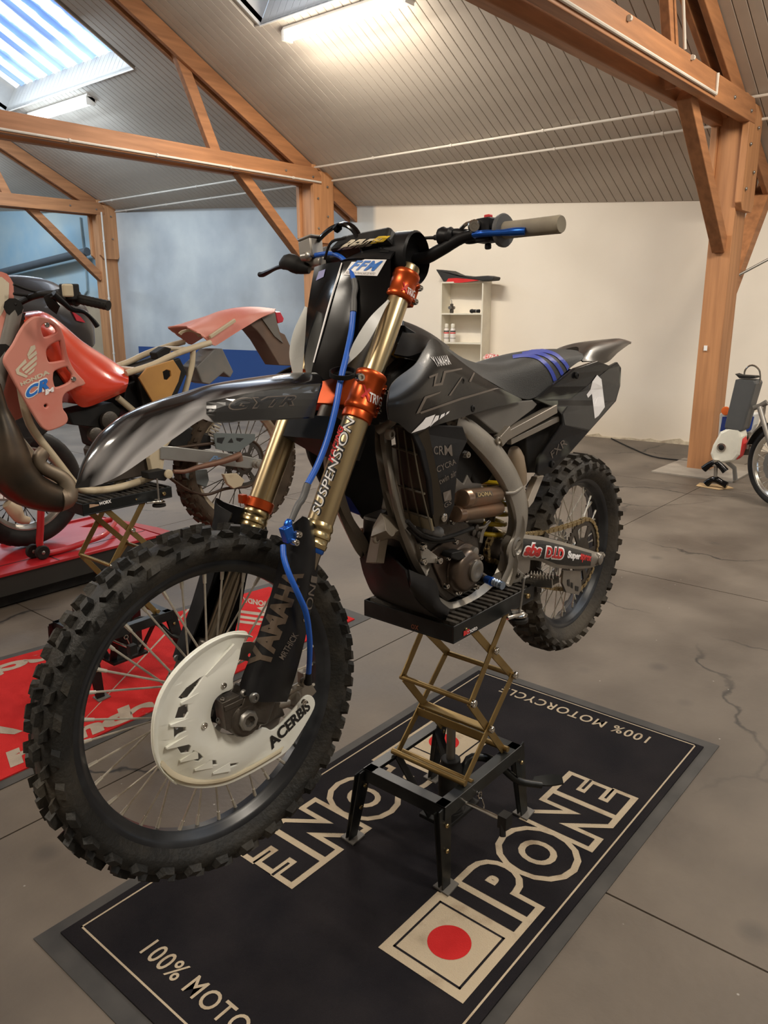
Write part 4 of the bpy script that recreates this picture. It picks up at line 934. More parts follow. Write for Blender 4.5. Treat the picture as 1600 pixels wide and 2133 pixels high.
print_on('swingarm_sticker', PBLK, swl, B, None, polys=[[(1090, 1122), (1130, 1126), (1175, 1137), (1232, 1153), (1230, 1178), (1196, 1179), (1160, 1175), (1130, 1163), (1086, 1158)]], grid=10)
print_on('lettering', PWHITE, swl, B, [(1086, 1159), (1126, 1162), (1131, 1133), (1093, 1127)], text='sbs', bold=.10, shear=.15, grid=5, off=.0018)
print_on('lettering', PRED, swl, B, [(1089, 1156), (1124, 1159), (1129, 1136), (1095, 1131)], text='sbs', bold=.05, shear=.15, grid=5, off=.0026)
print_on('lettering', PWHITE, swl, B, [(1133, 1163), (1173, 1167), (1177, 1141), (1137, 1136)], text='D.I.D', bold=.10, grid=5, off=.0018)
print_on('lettering', PRED, swl, B, [(1136, 1160), (1171, 1164), (1174, 1144), (1139, 1139)], text='D.I.D', bold=.05, grid=5, off=.0026)
print_on('lettering', PWHITE, swl, B, [(1180, 1166), (1207, 1169), (1210, 1152), (1183, 1147)], text='Super', bold=.06, grid=5, off=.0018)
print_on('lettering', PRED, swl, B, [(1207, 1170), (1229, 1173), (1232, 1159), (1209, 1153)], text='sprox', bold=.04, grid=5, off=.0018)
t = MB(); t.lathe((0, .095, 0), (0, 1, 0), [(0, .022), (.02, .022), (.026, .018), (.030, .018), (.034, .010)], 12); t.tube([(0, -.13, 0), (0, .12, 0)], .010, 12); t.box((-.03, .108, 0), (.03, .012, .028)); bolt(t, (-.045, .108, 0), (-1, 0, 0), .008, .014, 6); bb(t, 'rear_axle', ALUL, bevel=.001)
t = MB().prism(B.line([(1174, 1188), (1210, 1190), (1212, 1222), (1206, 1240), (1180, 1234), (1172, 1215)], .085), (0, -.008, 0)); t.prism(B.line([(1174, 1188), (1210, 1190), (1212, 1222), (1206, 1240), (1180, 1234), (1172, 1215)], .040), (0, -.006, 0)); cg = bb(t, 'chain_guide', ALUL, bevel=.001)
print_on('guide_slot', PBLK, cg, B, None, polys=[[(1181, 1208), (1186, 1206), (1187, 1222), (1182, 1220)], [(1189, 1213), (1193, 1214), (1193, 1226), (1189, 1224)], [(1198, 1220), (1205, 1222), (1204, 1232), (1198, 1230)]], grid=2)
t = MB().tube(B.line([(1050, 1116), (1085, 1117), (1120, 1121), (1160, 1128)], .055), [.008, .009, .006], 10, res=12); bb(t, 'chain_slider', BLKM)
# frame spar
O_ = [(958, 862), (990, 880), (1040, 925), (1072, 972), (1087, 1005), (1097, 1035), (1100, 1072), (1095, 1110), (1085, 1147), (1076, 1177), (1058, 1215)]
I_ = [(950, 893), (975, 925), (1003, 958), (1034, 1000), (1050, 1032), (1060, 1060), (1067, 1092), (1063, 1118), (1049, 1140), (1051, 1178), (1040, 1207)]
def spar(sg):
    m = MB().surf([B.line(O_, .105), B.line([((a[0] * 3 + b[0]) / 4, (a[1] * 3 + b[1]) / 4) for a, b in zip(O_, I_)], .122), B.line([((a[0] + 3 * b[0]) / 4, (a[1] + 3 * b[1]) / 4) for a, b in zip(O_, I_)], .122), B.line(I_, .105)], 36, 10, .035, out=(0, 1, 0))
    if sg < 0: mir(m)
    return bb(m, 'frame_spar', ALU)
spL = spar(1); spar(-1)
t = MB().lathe(B.pl(1072, 1138, .116), (0, 1, 0), [(0, .030), (.010, .028), (.013, .021), (.006, .017), (.004, .010), (.009, .009)], 24); bb(t, 'pivot_boss', ALUL, spL)
t = MB().lathe(B.pl(1056, 1133, .095), (0, 1, 0), [(0, .026), (.022, .027)], 20); bb(t, 'frame_lug', ALU, spL)
t = MB().tube(B.line([(1052, 1027, .12), (1070, 1027, .128), (1088, 1015, .12)]), .004, 8, res=8); bb(t, 'weld_bead', ALUL, spL)
t = MB().prism(B.line([(1038, 1212), (1073, 1176), (1086, 1190), (1104, 1204), (1100, 1210), (1070, 1216)], .118), (0, -.03, 0)); fb = bb(t, 'footpeg_bracket', ALU, bevel=.003)
t = MB(); bolt(t, B.pl(1078, 1197, .119), (0, 1, 0), .008, .006); bb(t, 'bracket_bolt', ALUD, fb)
# front cradle
def cradle(sg):
    l1 = [(790, 880, .05), (792, 920, .07), (800, 970, .085), (812, 1030, .09), (826, 1085, .09), (845, 1140, .09), (866, 1186, .09), (884, 1204, .09)]
    l2 = [(815, 880, .05), (815, 930, .07), (822, 980, .085), (832, 1035, .09), (846, 1085, .09), (868, 1128, .09), (886, 1170, .09), (893, 1196, .09)]
    m = MB().surf([B.line(l1), B.line([((a[0] + b[0]) / 2, (a[1] + b[1]) / 2, a[2] + .012) for a, b in zip(l1, l2)]), B.line(l2)], 30, 7, .03, out=(0, 1, 0))
    if sg < 0: mir(m)
    return bb(m, 'frame_cradle', ALU)
cradle(1); cradle(-1)
t = MB().surf([B.line([(915, 1255), (940, 1268), (985, 1252), (1015, 1232), (1040, 1207)], .10), B.line([(912, 1242), (938, 1254), (978, 1240), (1000, 1222), (1030, 1200)], .085)], 20, 5, .02, out=(0, 1, 1)); t2 = t; bb(t, 'lower_rail', ALU)
t = MB().surf([B.line([(915, 1255), (940, 1268), (985, 1252), (1015, 1232), (1040, 1207)], .10), B.line([(912, 1242), (938, 1254), (978, 1240), (1000, 1222), (1030, 1200)], .085)], 20, 5, .02, out=(0, 1, 1)); bb(mir(t), 'lower_rail', ALU)
t = MB(); t.surf([B.line([(778, 1094), (790, 1090), (822, 1096), (842, 1115)], .04), B.line([(772, 1118), (790, 1128), (815, 1122), (836, 1130)], .06)], 10, 5, .04); t.surf([B.line([(776, 1096), (770, 1130), (762, 1172)], -.02), B.line([(796, 1100), (790, 1135), (784, 1172)], .03)], 8, 4, .02); bolt(t, B.pl(782, 1121, .06), (0, 1, 0), .012, .008); bb(t, 'engine_mount', mat('mount_alloy', (.30, .26, .21), .5, .5), bevel=.003)
t = MB(); t.surf([B.line([(764, 1098), (760, 1130), (768, 1150)], -.10), B.line([(750, 1100), (748, 1128), (760, 1152)], -.11)], 8, 4, .02); bb(t, 'header_pipe', COPP)
# engine
t = MB(); t.prism(B.line([(870, 1100), (930, 1075), (975, 1088), (996, 1112), (1000, 1140), (1002, 1185), (985, 1228), (930, 1255), (890, 1215), (868, 1150)], .085), (0, -.17, 0)); bb(t, 'crankcase', ALUD, bevel=.008)
t = MB(); t.prism(B.line([(940, 1085), (1010, 1085), (1045, 1105), (1048, 1190), (1005, 1232), (940, 1230)], .030), (0, -.11, 0)); bb(t, 'gearbox', mat('dark_recess', (.04, .032, .026), .5, .5), bevel=.006)  # dark recess behind the chain; its darkness is put into the colour
t = MB(); t.surf([B.line([(1012, 1092), (1003, 1108), (999, 1130)], .085), B.line([(1018, 1094), (1009, 1110), (1005, 1131)], .085)], 8, 3, .004, out=(0, 1, 0)); t.tube(B.line([(1020, 1086), (1008, 1098), (995, 1100)], .09), .004, 8); bb(t, 'clutch_arm', ALUL)
t = MB(); [t.lathe(B.pl(x, y, .08), (0, 1, 0), [(0, .010), (.012, .009), (.014, .004)], 10) for x, y in ((986, 1098), (990, 1112), (980, 1108))]; bb(t, 'case_fitting', ALUD)
for k_, (x, y) in enumerate(((950, 1066), (968, 1083), (940, 1088))): bb(bolt(MB(), B.pl(x, y, .09), (0, 1, 0), .006, .008), 'engine_bolt', CHROME)
t = MB(); t.prism(B.line([(905, 940), (960, 925), (1000, 950), (1010, 1090), (930, 1090), (880, 1080)], .065), (0, -.13, 0)); bb(t, 'cylinder', ALU, bevel=.006)
t = MB(); t.prism(B.line([(940, 900), (985, 910), (1030, 985), (1018, 1003), (1000, 1012), (990, 1010), (983, 994), (977, 1012), (950, 1012), (935, 990)], .080), (0, -.16, 0)); bb(t, 'head_cover', BLKM, bevel=.005)
t = MB(); t.prism(B.line([(952, 995), (966, 1008), (975, 988), (985, 1006), (1004, 1008), (1002, 1060), (945, 1060)], .084), (0, -.02, 0)); bb(t, 'cylinder_head', ALUL, bevel=.003)
t = MB(); t.lathe(B.pl(958, 1184, .085), (0, 1, 0), [(0, .068), (.010, .068), (.014, .062)], 36); t.prism(B.line([(898, 1150), (925, 1128), (960, 1124), (990, 1140), (1000, 1175), (990, 1220), (950, 1243), (925, 1225), (905, 1180)], .092), (0, -.02, 0)); bb(t, 'cover_flange', MAGN, bevel=.003)
t = MB(); t.lathe(B.pl(961, 1186, .098), (0, 1, 0), [(0, .056), (.020, .054), (.028, .046), (.030, .03)], 36); ig = bb(t, 'ignition_cover', MAGN)
t = MB(); t.lathe(B.pl(983, 1187, .118), (0, 1, 0), [(0, .030), (.016, .028), (.019, .024), (.019, .012), (.016, .007)], 28); bb(t, 'cover_cap', mat('cap_alloy', (.25, .235, .21), .35, .8), ig)
t = MB(); t.lathe(B.pl(984, 1150, .112), (0, 1, 0), [(0, .015), (.010, .014), (.012, .006)], 20); bb(t, 'filler_cap', ALUL, ig)
t = MB(); t.prism(B.line([(942, 1152), (965, 1147), (972, 1160), (955, 1168), (940, 1162)], .128), (0, -.03, 0)); bb(t, 'cover_step', BLKM, ig, bevel=.003)
for x, y in ((930, 1161), (927, 1220), (953, 1233), (946, 1128), (990, 1222), (998, 1160)): bb(bolt(MB(), B.pl(x, y, .104), (0, 1, 0), .007, .010), 'cover_bolt', CHROME, ig)
t = MB(); t.prism(B.line([(874, 1134), (890, 1142), (916, 1162), (914, 1173), (880, 1174)], .112), (0, -.02, 0)); br = bb(t, 'engine_bracket', ALU, bevel=.002)
t = MB(); [bolt(t, B.pl(x, y, .113), (0, 1, 0), .009, .010) for x, y in ((879, 1139), (880, 1169), (912, 1167))]; bb(t, 'bracket_bolt', CHROME, br)
t = MB().prism(B.line([(870, 1100), (925, 1108), (940, 1128), (880, 1134)], .10), (0, -.06, 0)); bb(t, 'water_pump', ALUL, bevel=.004)
t = MB().tube(B.line([(848, 1085), (870, 1108), (905, 1122), (935, 1118), (985, 1100)], .12), .0055, 8, res=20); t.tube(B.line([(850, 1100), (880, 1125), (920, 1128), (945, 1124)], .11), .0045, 8, res=16); bb(t, 'engine_hose', BLKM)
t = MB(); t.tube(B.line([(878, 1098, .11), (915, 1110, .115)]), [.016, .014], 12); bb(t, 'coolant_joint', GREYS)
for p0, p1, r0, nm in (((962, 1039, .135), (1036, 1030, .10), .0225, 'exhaust_chamber'), ((948, 1071, .13), (1040, 1058, .10), .020, 'exhaust_header')):
    a, b_ = B.pl(*p0[:2], p0[2]), B.pl(*p1[:2], p1[2]); ax = norm(b_ - a); ln = np.linalg.norm(b_ - a)
    o = bb(MB().lathe(a, ax, [(-.002, r0 * .5), (0, r0 * .93), (.004, r0), (.02, r0), (.022, r0 * 1.04), (.026, r0 * 1.04), (.028, r0), (ln - .01, r0), (ln, r0 * .8)], 24), nm, COPP)
    if nm == 'exhaust_chamber': ECH = o
print_on('badge', MAGN, ECH, B, None, polys=[[(993, 1037), (1026, 1033), (1024, 1022), (991, 1026)]], grid=3)
print_on('badge', GOLDD, ECH, B, [(995, 1035), (1023, 1032), (1022, 1024), (993, 1027)], text='DOMA', bold=.03, grid=3, off=.002)
# radiator and its guard
for sg in (1,):
    def rq(u, v, f=0.):      # point on the radiator face: u across, v down
        a = A((820, 884)) * (1 - v) + A((842, 1084)) * v; b_ = A((866, 900)) * (1 - v) + A((908, 1104)) * v
        q = a * (1 - u) + b_ * u; return B.pl(q[0], q[1], .050 + .098 * u) + A([f, 0, 0])
    nr = norm(np.cross(rq(1, 0) - rq(0, 0), rq(0, 1) - rq(0, 0))); nr = nr if nr[0] > 0 else -nr
    rad = bb(MB().prism([rq(0, 0), rq(1, 0), rq(1, .97), rq(0, .97)], -nr * .03), 'radiator', mat('radiator_core', (.05, .04, .028), .6, .4))
    for u in (0, .33, .66, 1.): bb(MB().tube([rq(u, 0) + nr * .010, rq(u, .5) + nr * .014, rq(u, 1) + nr * .010], .0019, 6, res=8), 'louvre', mat('louvre_grey', (.115, .10, .072), .65), rad)
    for v in (.22, .62, .87): bb(MB().tube([rq(0, v) + nr * .009, rq(1, v) + nr * .009], .0028, 6), 'louvre', mat('louvre_grey', (.115, .10, .072), .65), rad)
    bb(MB().prism([rq(0, .88) + nr * .008, rq(1, .88) + nr * .008, rq(1, 1) + nr * .008, rq(0, 1) + nr * .008], -nr * .004), 'louvre_foot', mat('louvre_foot', (.24, .20, .13), .65), rad)
    P_ = [(856, 898, .150), (894, 884, .150), (965, 888, .145), (975, 918, .142), (958, 951, .147), (952, 987, .150), (947, 1053, .148), (931, 1092, .145), (905, 1090, .145), (900, 1068, .150), (890, 998, .155), (874, 938, .155)]
    t = MB().prism(B.line(P_), (0, -.008, 0)); t = t if sg > 0 else mir(t); g_ = bb(t, 'radiator_guard', BLKS, bevel=.003)
    if sg > 0:
        for tx, q in (('CRM', [(903, 946), (942, 950), (940, 926), (903, 930)]), ('CYCRA', [(910, 985), (950, 966), (947, 955), (908, 972)]), ('twin air', [(915, 1010), (950, 990), (949, 978), (913, 998)]), ('1', [(925, 1045), (940, 1040), (938, 1020), (922, 1026)]), ('HGS', [(915, 1065), (940, 1050), (939, 1040), (914, 1054)])):
            print_on('lettering', PGREY, g_, B, q, text=tx, grid=3, bold=.01)
        t = MB(); bolt(t, B.pl(924, 1078, .158), (0, 1, 0), .010, .005); bolt(t, B.pl(968, 946, .165), (.3, 1, 0), .008, .014); bb(t, 'guard_bolt', CHROME, g_)
t = MB(); t.tube(B.line([(787, 897, .09), (815, 880, .12), (822, 868, .14)]), [.009, .009], 10, res=6); bolt(t, B.pl(808, 904, .12), (0, 1, 0), .012, .012); bb(t, 'radiator_mount', ALU)
t = MB().prism(B.line([(622, 890), (700, 870), (780, 876), (797, 960), (812, 1035), (826, 1100), (800, 1098), (752, 1080), (722, 1040), (690, 1020), (664, 1006), (640, 955)], -.165), (0, .012, 0)); rs_ = bb(t, 'lower_shroud', BLKM, bevel=.004); t = MB().prism(B.line([(700, 1024), (722, 1036), (745, 1072), (720, 1062), (706, 1050)], -.155), (0, .012, 0)); bb(t, 'shroud_tip', BLUES, rs_)
# shrouds
U_ = [(812, 806, .200), (825, 790, .190), (864, 759, .170), (881, 731, .145), (901, 706, .115), (930, 731, .112), (969, 762, .108), (1025, 801, .104), (1084, 832, .105)]
Mm = [(806, 842, .226), (833, 838, .228), (872, 815, .214), (902, 785, .186), (926, 770, .160), (950, 782, .150), (984, 800, .138), (1034, 819, .120), (1085, 834, .108)]
L_ = [(809, 874, .205), (828, 880, .206), (857, 903, .196), (895, 889, .186), (925, 880, .176), (955, 871, .160), (990, 859, .145), (1039, 845, .126), (1086, 836, .110)]
def nar(v): return v if v < .105 else .105 + (v - .105) * .62
U_, Mm, L_ = [[(a, b_, nar(v)) for a, b_, v in c] for c in (U_, Mm, L_)]
for sg in (1, -1):
    t = MB().surf([B.line(c) for c in (U_, Mm, L_)], 44, 16, .003); t = t if sg > 0 else mir(t); o = bb(t, 'shroud', SIDEHI)
    if sg > 0: shr = o
print_on('lettering', PWHITE, shr, B, [(909, 764), (939, 759), (932, 740), (896, 744)], text='YAMAHA', bold=.015, grid=6, space=1.12)
print_on('lettering', PGREY, shr, B, None, polys=[[(866, 862), (884, 826), (918, 815), (915, 819), (888, 830), (873, 860)], [(893, 784), (912, 777), (906, 800), (918, 797), (924, 773), (962, 767), (962, 770), (928, 777), (921, 802), (902, 805), (906, 783), (894, 788)], [(874, 858), (960, 828), (1040, 806), (1040, 809), (960, 833), (876, 862)], [(934, 824), (960, 786), (963, 786), (938, 824)], [(976, 795), (986, 776), (989, 777), (980, 796)]], grid=14)
print_on('lettering', PWHITE, shr, B, None, polys=[[(856, 902), (880, 878), (886, 870), (906, 863), (896, 886), (884, 893)], [(895, 889), (907, 866), (914, 865), (912, 874), (903, 881)], [(914, 874), (918, 864), (926, 860), (925, 866)], [(927, 865), (930, 859), (936, 856), (933, 861)]], grid=8)
t = MB().tube([B.pl(x, y, nar(v)) for x, y, v in ((901, 708, .118), (882, 732, .148), (865, 760, .173), (826, 791, .193), (813, 808, .203), (807, 842, .220), (810, 873, .208))], .0018, 6, res=30); bb(t, 'shroud_edge', GREYS, shr)
t = MB(); [bolt(t, B.pl(x, y, nar(v)), (0, 1, 0), .008, .004) for x, y, v in ((962, 793, .148), (984, 851, .150))]; bb(t, 'shroud_bolt', BLKM, shr)
# tank cover, cap and air box cover in front of the seat
t = MB().surf([B.line([(836, 688, -.08), (866, 698, -.08), (900, 712, -.075), (932, 732, -.07)]), B.line([(838, 671, -.0), (866, 682, .01), (898, 699, .01), (935, 725, .0)]), B.line([(838, 690, .06), (862, 705, .08), (895, 712, .09), (925, 735, .09)]), B.line([(820, 740, .09), (850, 745, .11), (885, 735, .12), (905, 735, .11)])], 20, 14, .004); bb(t, 'tank_cover', BLKS)
t = MB(); t.prism(B.line([(843, 676), (868, 692), (880, 712), (868, 716), (846, 700)], .07), (0, -.06, 0)); bb(t, 'tank_clip', BLKS, bevel=.004)
t = MB().prism(B.line([(800, 720), (822, 700), (850, 745), (846, 775), (820, 800), (802, 780)], .05), (0, -.10, 0)); al = bb(t, 'airbox_side', mat('pale_box', (.34, .32, .28), .5), bevel=.006)
print_on('box_sticker', PYEL, al, B, None, polys=[[(814, 738), (822, 728), (843, 744), (838, 754)]], grid=3)
print_on('box_sticker', PBLK, al, B, [(812, 745), (836, 760), (838, 754), (814, 739)], text='WARNING', bold=.03, grid=3, off=.002)
# seat
sc = [(925, 722, .0), (960, 745, .0), (1000, 757, .0), (1040, 755, .0), (1085, 740, .0), (1135, 728, .0), (1185, 728, .0), (1213, 733, .0)]
ss = [(930, 728, .055), (962, 756, .062), (1003, 772, .068), (1045, 774, .072), (1090, 764, .076), (1138, 752, .078), (1183, 745, .076), (1214, 739, .065)]
sd = [(938, 736, .082), (970, 763, .090), (1025, 797, .096), (1085, 829, .100), (1112, 829, .100), (1148, 802, .096), (1186, 768, .090), (1216, 746, .075)]
cs = [B.line(q) for q in (sd, ss, sc)]; cs = cs + [[A([p[0], -p[1], p[2]]) for p in c] for c in cs[:2]][::-1]
seat = bb(MB().surf(cs, 40, 27, .012), 'seat', SEATM)
def ribbon(P, w):
    P = catmull([(p[0], p[1], 0) for p in P], 14); L1 = []; R1 = []
    for i, p in enumerate(P):
        d_ = norm(P[min(i + 1, 13)] - P[max(i - 1, 0)]); n_ = A([-d_[1], d_[0]]); L1.append(tuple(p[:2] + n_ * w / 2)); R1.append(tuple(p[:2] - n_ * w / 2))
    return L1 + R1[::-1]
for P, w_ in (([(1068, 744), (1092, 741), (1118, 745), (1138, 760), (1150, 778), (1156, 794)], 7.5), ([(1088, 738), (1110, 735), (1136, 741), (1154, 754), (1165, 768), (1172, 783)], 7.5), ([(1102, 733), (1128, 731), (1155, 738), (1170, 750), (1179, 760), (1185, 772)], 7.)):
    print_on('seat_stripe', BLUES, seat, B, None, polys=[ribbon(P, w_)], grid=16, off=.0015)
# tail
fc = [(1200, 722, 0), (1222, 713, 0), (1262, 707, 0), (1291, 705, 0), (1315, 712, 0)]
fe = [(1214, 752, .075), (1232, 752, .080), (1262, 756, .078), (1288, 734, .055), (1315, 714, .012)]
fm = [(1206, 742, .050), (1230, 728, .055), (1262, 722, .055), (1292, 715, .035), (1315, 713, .008)]
cs = [B.line(q) for q in (fe, fm, fc)]; cs = cs + [[A([p[0], -p[1], p[2]]) for p in c] for c in cs[:2]][::-1]
bb(MB().surf(cs, 24, 17, .004), 'rear_fender', mat('tail_plastic', (.035, .030, .026), .35, col2=(.12, .10, .085), scale=5, stretch=(1, 6, 1), coat=.3, lo=.5, hi=.8))
SPn = [(1116, 832, .105), (1150, 804, .112), (1182, 780, .115), (1198, 767, .115), (1245, 751, .110), (1262, 758, .118), (1272, 762, .120), (1287, 754, .120), (1295, 766, .122), (1293, 804, .128), (1284, 836, .132), (1228, 899, .135), (1190, 942, .130), (1150, 985, .122), (1124, 991, .118), (1119, 986, .118), (1123, 955, .118), (1150, 915, .124), (1172, 885, .128), (1171, 866, .126), (1158, 850, .120)]
for sg in (1, -1):
    t = MB(); pts = B.line(SPn); t.prism(pts, (0, -.010, 0)); t = t if sg > 0 else mir(t); o = bb(t, 'side_panel', SIDEHI, bevel=.003)
    if sg > 0: sdp = o
print_on('panel_field', SIDEM, sdp, B, None, polys=[[(1120, 834), (1190, 830), (1268, 768), (1290, 762), (1290, 804), (1281, 834), (1228, 895), (1176, 885), (1172, 862)]], grid=8, off=.0010)  # darker field laid over the side panel behind the number
print_on('number', PWHITE, sdp, B, None, polys=[[(1221, 822), (1229, 811), (1233, 795), (1243, 781), (1252, 790), (1254, 806), (1259, 848), (1246, 866), (1238, 872), (1235, 846), (1232, 820), (1224, 829)]], grid=6, off=.0018)
print_on('lettering', PGREY, sdp, B, [(1150, 955), (1182, 925), (1176, 912), (1146, 942)], text='FXR', grid=3)
t = MB(); bolt(t, B.pl(1150, 967, .124), (0, 1, 0), .010, .005); bolt(t, B.pl(1201, 782, .119), (0, 1, 0), .010, .005); bb(t, 'panel_bolt', BLKM, sdp)
t = MB().prism(B.line([(1130, 835), (1190, 790), (1215, 770), (1255, 775), (1240, 830), (1180, 905), (1130, 985), (1100, 985), (1095, 905), (1060, 860), (1090, 842)], .085), (0, -.17, 0)); bb(t, 'inner_mudguard', BLKM, bevel=.004)
# tank side and subframe
t = MB().prism(B.line([(985, 862), (1040, 846), (1085, 835), (1110, 833), (1120, 842), (1112, 852), (1042, 905), (1030, 900)], .100), (0, -.05, 0)); bb(t, 'airbox_panel', GREYF, bevel=.006)
t = MB().beam(B.pl(1036, 915, .10), B.pl(1154, 851, .112), .022, .024); t.beam(B.pl(1060, 920, .095), B.pl(1168, 868, .11), .016, .016); t.box(B.pl(1048, 908, .104), (.05, .02, .03), Ry(.5)); bolt(t, B.pl(1035, 918, .112), (0, 1, 0), .011, .008); sf = bb(t, 'subframe', mat('subframe_alloy', (.34, .30, .25), .45, .7), bevel=.003)
t = MB(); t.prism(B.line([(1120, 994), (1134, 990), (1112, 1045), (1102, 1058), (1100, 1044)], .09), (0, -.02, 0)); bb(t, 'subframe_stay', mat('bare_alloy', (.62, .56, .48), .4, .5), bevel=.002)
# shock absorber
a, b_ = B.pl(1048, 945, .02), B.pl(1012, 1128, .02); ax = norm(b_ - a); X_ = norm(np.cross(ax, (0, 1, 0))); Y_ = np.cross(ax, X_); ln = np.linalg.norm(b_ - a)
hx = [a + ax * (ln * .12 + ln * .80 * t) + (X_ * math.cos(2 * math.pi * 7 * t) + Y_ * math.sin(2 * math.pi * 7 * t)) * .043 for t in np.linspace(0, 1, 140)]
sh_ = bb(MB().tube(hx, .0065, 8), 'shock_spring', YEL)
bb(MB().lathe(a, ax, [(-.02, .02), (.0, .026), (ln * .5, .026), (ln * .5, .014), (ln, .014), (ln + .01, .03)], 16), 'shock_body', ALUD)
bb(MB().lathe(B.pl(1072, 940, .06), norm(B.pl(1080, 1000, .06) - B.pl(1072, 940, .06)), [(-.01, .012), (0, .018), (.02, .024), (.07, .026), (.10, .022), (.11, .01)], 20), 'shock_reservoir', TANP)
# controls
t = MB().tube(B.line([(1000, 1195, .10), (1015, 1205, .12)]), .008, 8); bb(t, 'shift_lever', ALUD)
t = MB().tube(B.line([(1014, 1207, .125), (1026, 1212, .15)]), [.011, .012], 10); sl = bb(t, 'shift_tip', BLUEA)
t = MB().lathe(B.pl(1026, 1211, .15), norm(B.pl(1052, 1222, .19) - B.pl(1026, 1211, .15)), [(0, .008), (.004, .0105), (.008, .008), (.012, .0105), (.016, .008), (.020, .0105), (.024, .008), (.028, .0105), (.034, .0105), (.034, .006)], 16); bb(t, 'shift_peg', mat('anodised_tip', (.30, .38, .50), .3, .8), sl)
t = MB(); p0, p1 = B.pl(1094, 1206, .125), B.pl(1158, 1210, .215); fx = norm(p1 - p0)
t.beam(p0 + A([.0, 0, -.01]), p1 + A([0, 0, -.012]), .045, .006)
for s in (-.020, .020): t.beam(p0 + A([s, 0, 0]), p1 + A([s, 0, 0]), .004, .020)
for k in range(9):
    for s in (-.020, 0, .020):
        q = p0 + (p1 - p0) * (.08 + .1 * k); t.prism([q + A([s, -.004, .006]), q + A([s, .004, .006]), q + A([s, 0, .020])], (.003, 0, 0))
bb(t, 'footpeg', CHROME)
hx = [p0 + A([0, -.01, -.002]) + A([.012 * math.cos(q), .02 + .004 * q / 6, .012 * math.sin(q)]) for q in np.linspace(0, 30, 90)]; bb(MB().tube(hx, .002, 6), 'peg_spring', SPOKE)
t = MB(); t.beam(p0 + A([0, -.28, -.01]), p1 * A([1, -1, 1]) + A([0, 0, -.012]), .045, .02); bb(t, 'footpeg', STEELD)
# skid plate
lf = [(848, 1187, .10), (858, 1225, .11), (884, 1262, .112), (930, 1288, .11), (985, 1268, .105), (1038, 1236, .10)]
cf = [(796, 1142, .0), (796, 1195, .0), (812, 1240, .0), (868, 1268, .0), (925, 1250, .0), (975, 1222, .0)]
rf_ = [(752, 1160, -.10), (763, 1200, -.11), (785, 1240, -.112), (838, 1256, -.11), (890, 1232, -.105), (935, 1205, -.10)]
bb(MB().surf([B.line(lf), B.line(cf), B.line(rf_)], 26, 12, .005), 'skid_plate', BLKM)
t = MB().surf([B.line([(848, 1187), (872, 1197), (898, 1206), (908, 1222), (913, 1250), (934, 1270)], .118), B.line([(852, 1212), (872, 1225), (890, 1240), (898, 1252), (908, 1266), (930, 1280)], .126), B.line([(858, 1228), (868, 1243), (882, 1259), (898, 1272), (912, 1281), (930, 1289)], .112)], 20, 8, .005); bb(t, 'skid_wing', BLKS)
# fills seen through the middle
t = MB().prism(B.line([(850, 745), (905, 760), (960, 800), (960, 900), (900, 905), (840, 880), (810, 830), (815, 780)], .08), (0, -.16, 0)); bb(t, 'fuel_tank', BLKM, bevel=.01)
# ================================================================== floor mats
def place_text(name, m, parent, text, o, U, V, w_, h_, bold=0., shear=0., space=1., ref=None):
    me = text_mesh(text, bold, shear, space); co = A([v.co[:] for v in (me if ref is None else text_mesh(text, ref, shear, space)).vertices]); mn, mx = co.min(0), co.max(0); o, U, V = A(o), A(U), A(V)
    for v in me.vertices:
        u, t = (v.co.x - mn[0]) / (mx[0] - mn[0]), (v.co.y - mn[1]) / (mx[1] - mn[1]); v.co = Vector(o + U * u * w_ + V * t * h_)
    me.materials.clear(); me.materials.append(m); return link(name, me, parent)
CARP = mat('carpet_pile', (.010, .009, .012), .95, col2=(.022, .019, .021), scale=5, bump=.5, bscale=500, spec=.15, detail=9)
CARC = mat('carpet_cream', (.52, .43, .31), .95, col2=(.28, .20, .13), scale=11, bump=.5, bscale=400, spec=.15, lo=.56, hi=.82, detail=9)
CARR = mat('carpet_red', (.60, .028, .028), .95, col2=(.50, .02, .02), scale=9, bump=.5, bscale=400, spec=.15)
CARW = mat('carpet_dirty_white', (.50, .42, .34), .95, col2=(.36, .30, .24), scale=9, bump=.5, bscale=400, spec=.15)
MATE = mat('mat_rubber_edge', (.035, .033, .031), .7, col2=(.07, .065, .06), scale=8)
mo = thing('floor_mat', 'black workshop mat with cream outlined lettering and red dots, under the black bike', 'mat', (1.63, 1.15, 0))
MC = A([1.63, 1.15, 0])
def q2(mb): mb.v = [tuple(A(p) - MC) for p in mb.v]; return mb
q2(MB().prism([(.655, .665, 0), (2.605, .665, 0), (2.605, 1.665, 0), (.655, 1.665, 0)], (0, 0, .003))).build('rubber_edge', MATE, mo)
q2(MB().box((1.63, 1.165, .005), (1.85, .925, .006))).build('carpet', CARP, mo)
lm_ = MB()
X0, X1, Y0, Y1, zt = .745, 2.545, .725, 1.605, .0086
for a, b_, c, d in ((X0, Y0, X1, Y0 + .005), (X0, Y1 - .005, X1, Y1), (X0, Y0, X0 + .005, Y1), (X1 - .005, Y0, X1, Y1)): lm_.add([(a, b_, zt), (c, b_, zt), (c, d, zt), (a, d, zt)], [(0, 1, 2, 3)])
q2(lm_).build('border_line', CARC, mo)
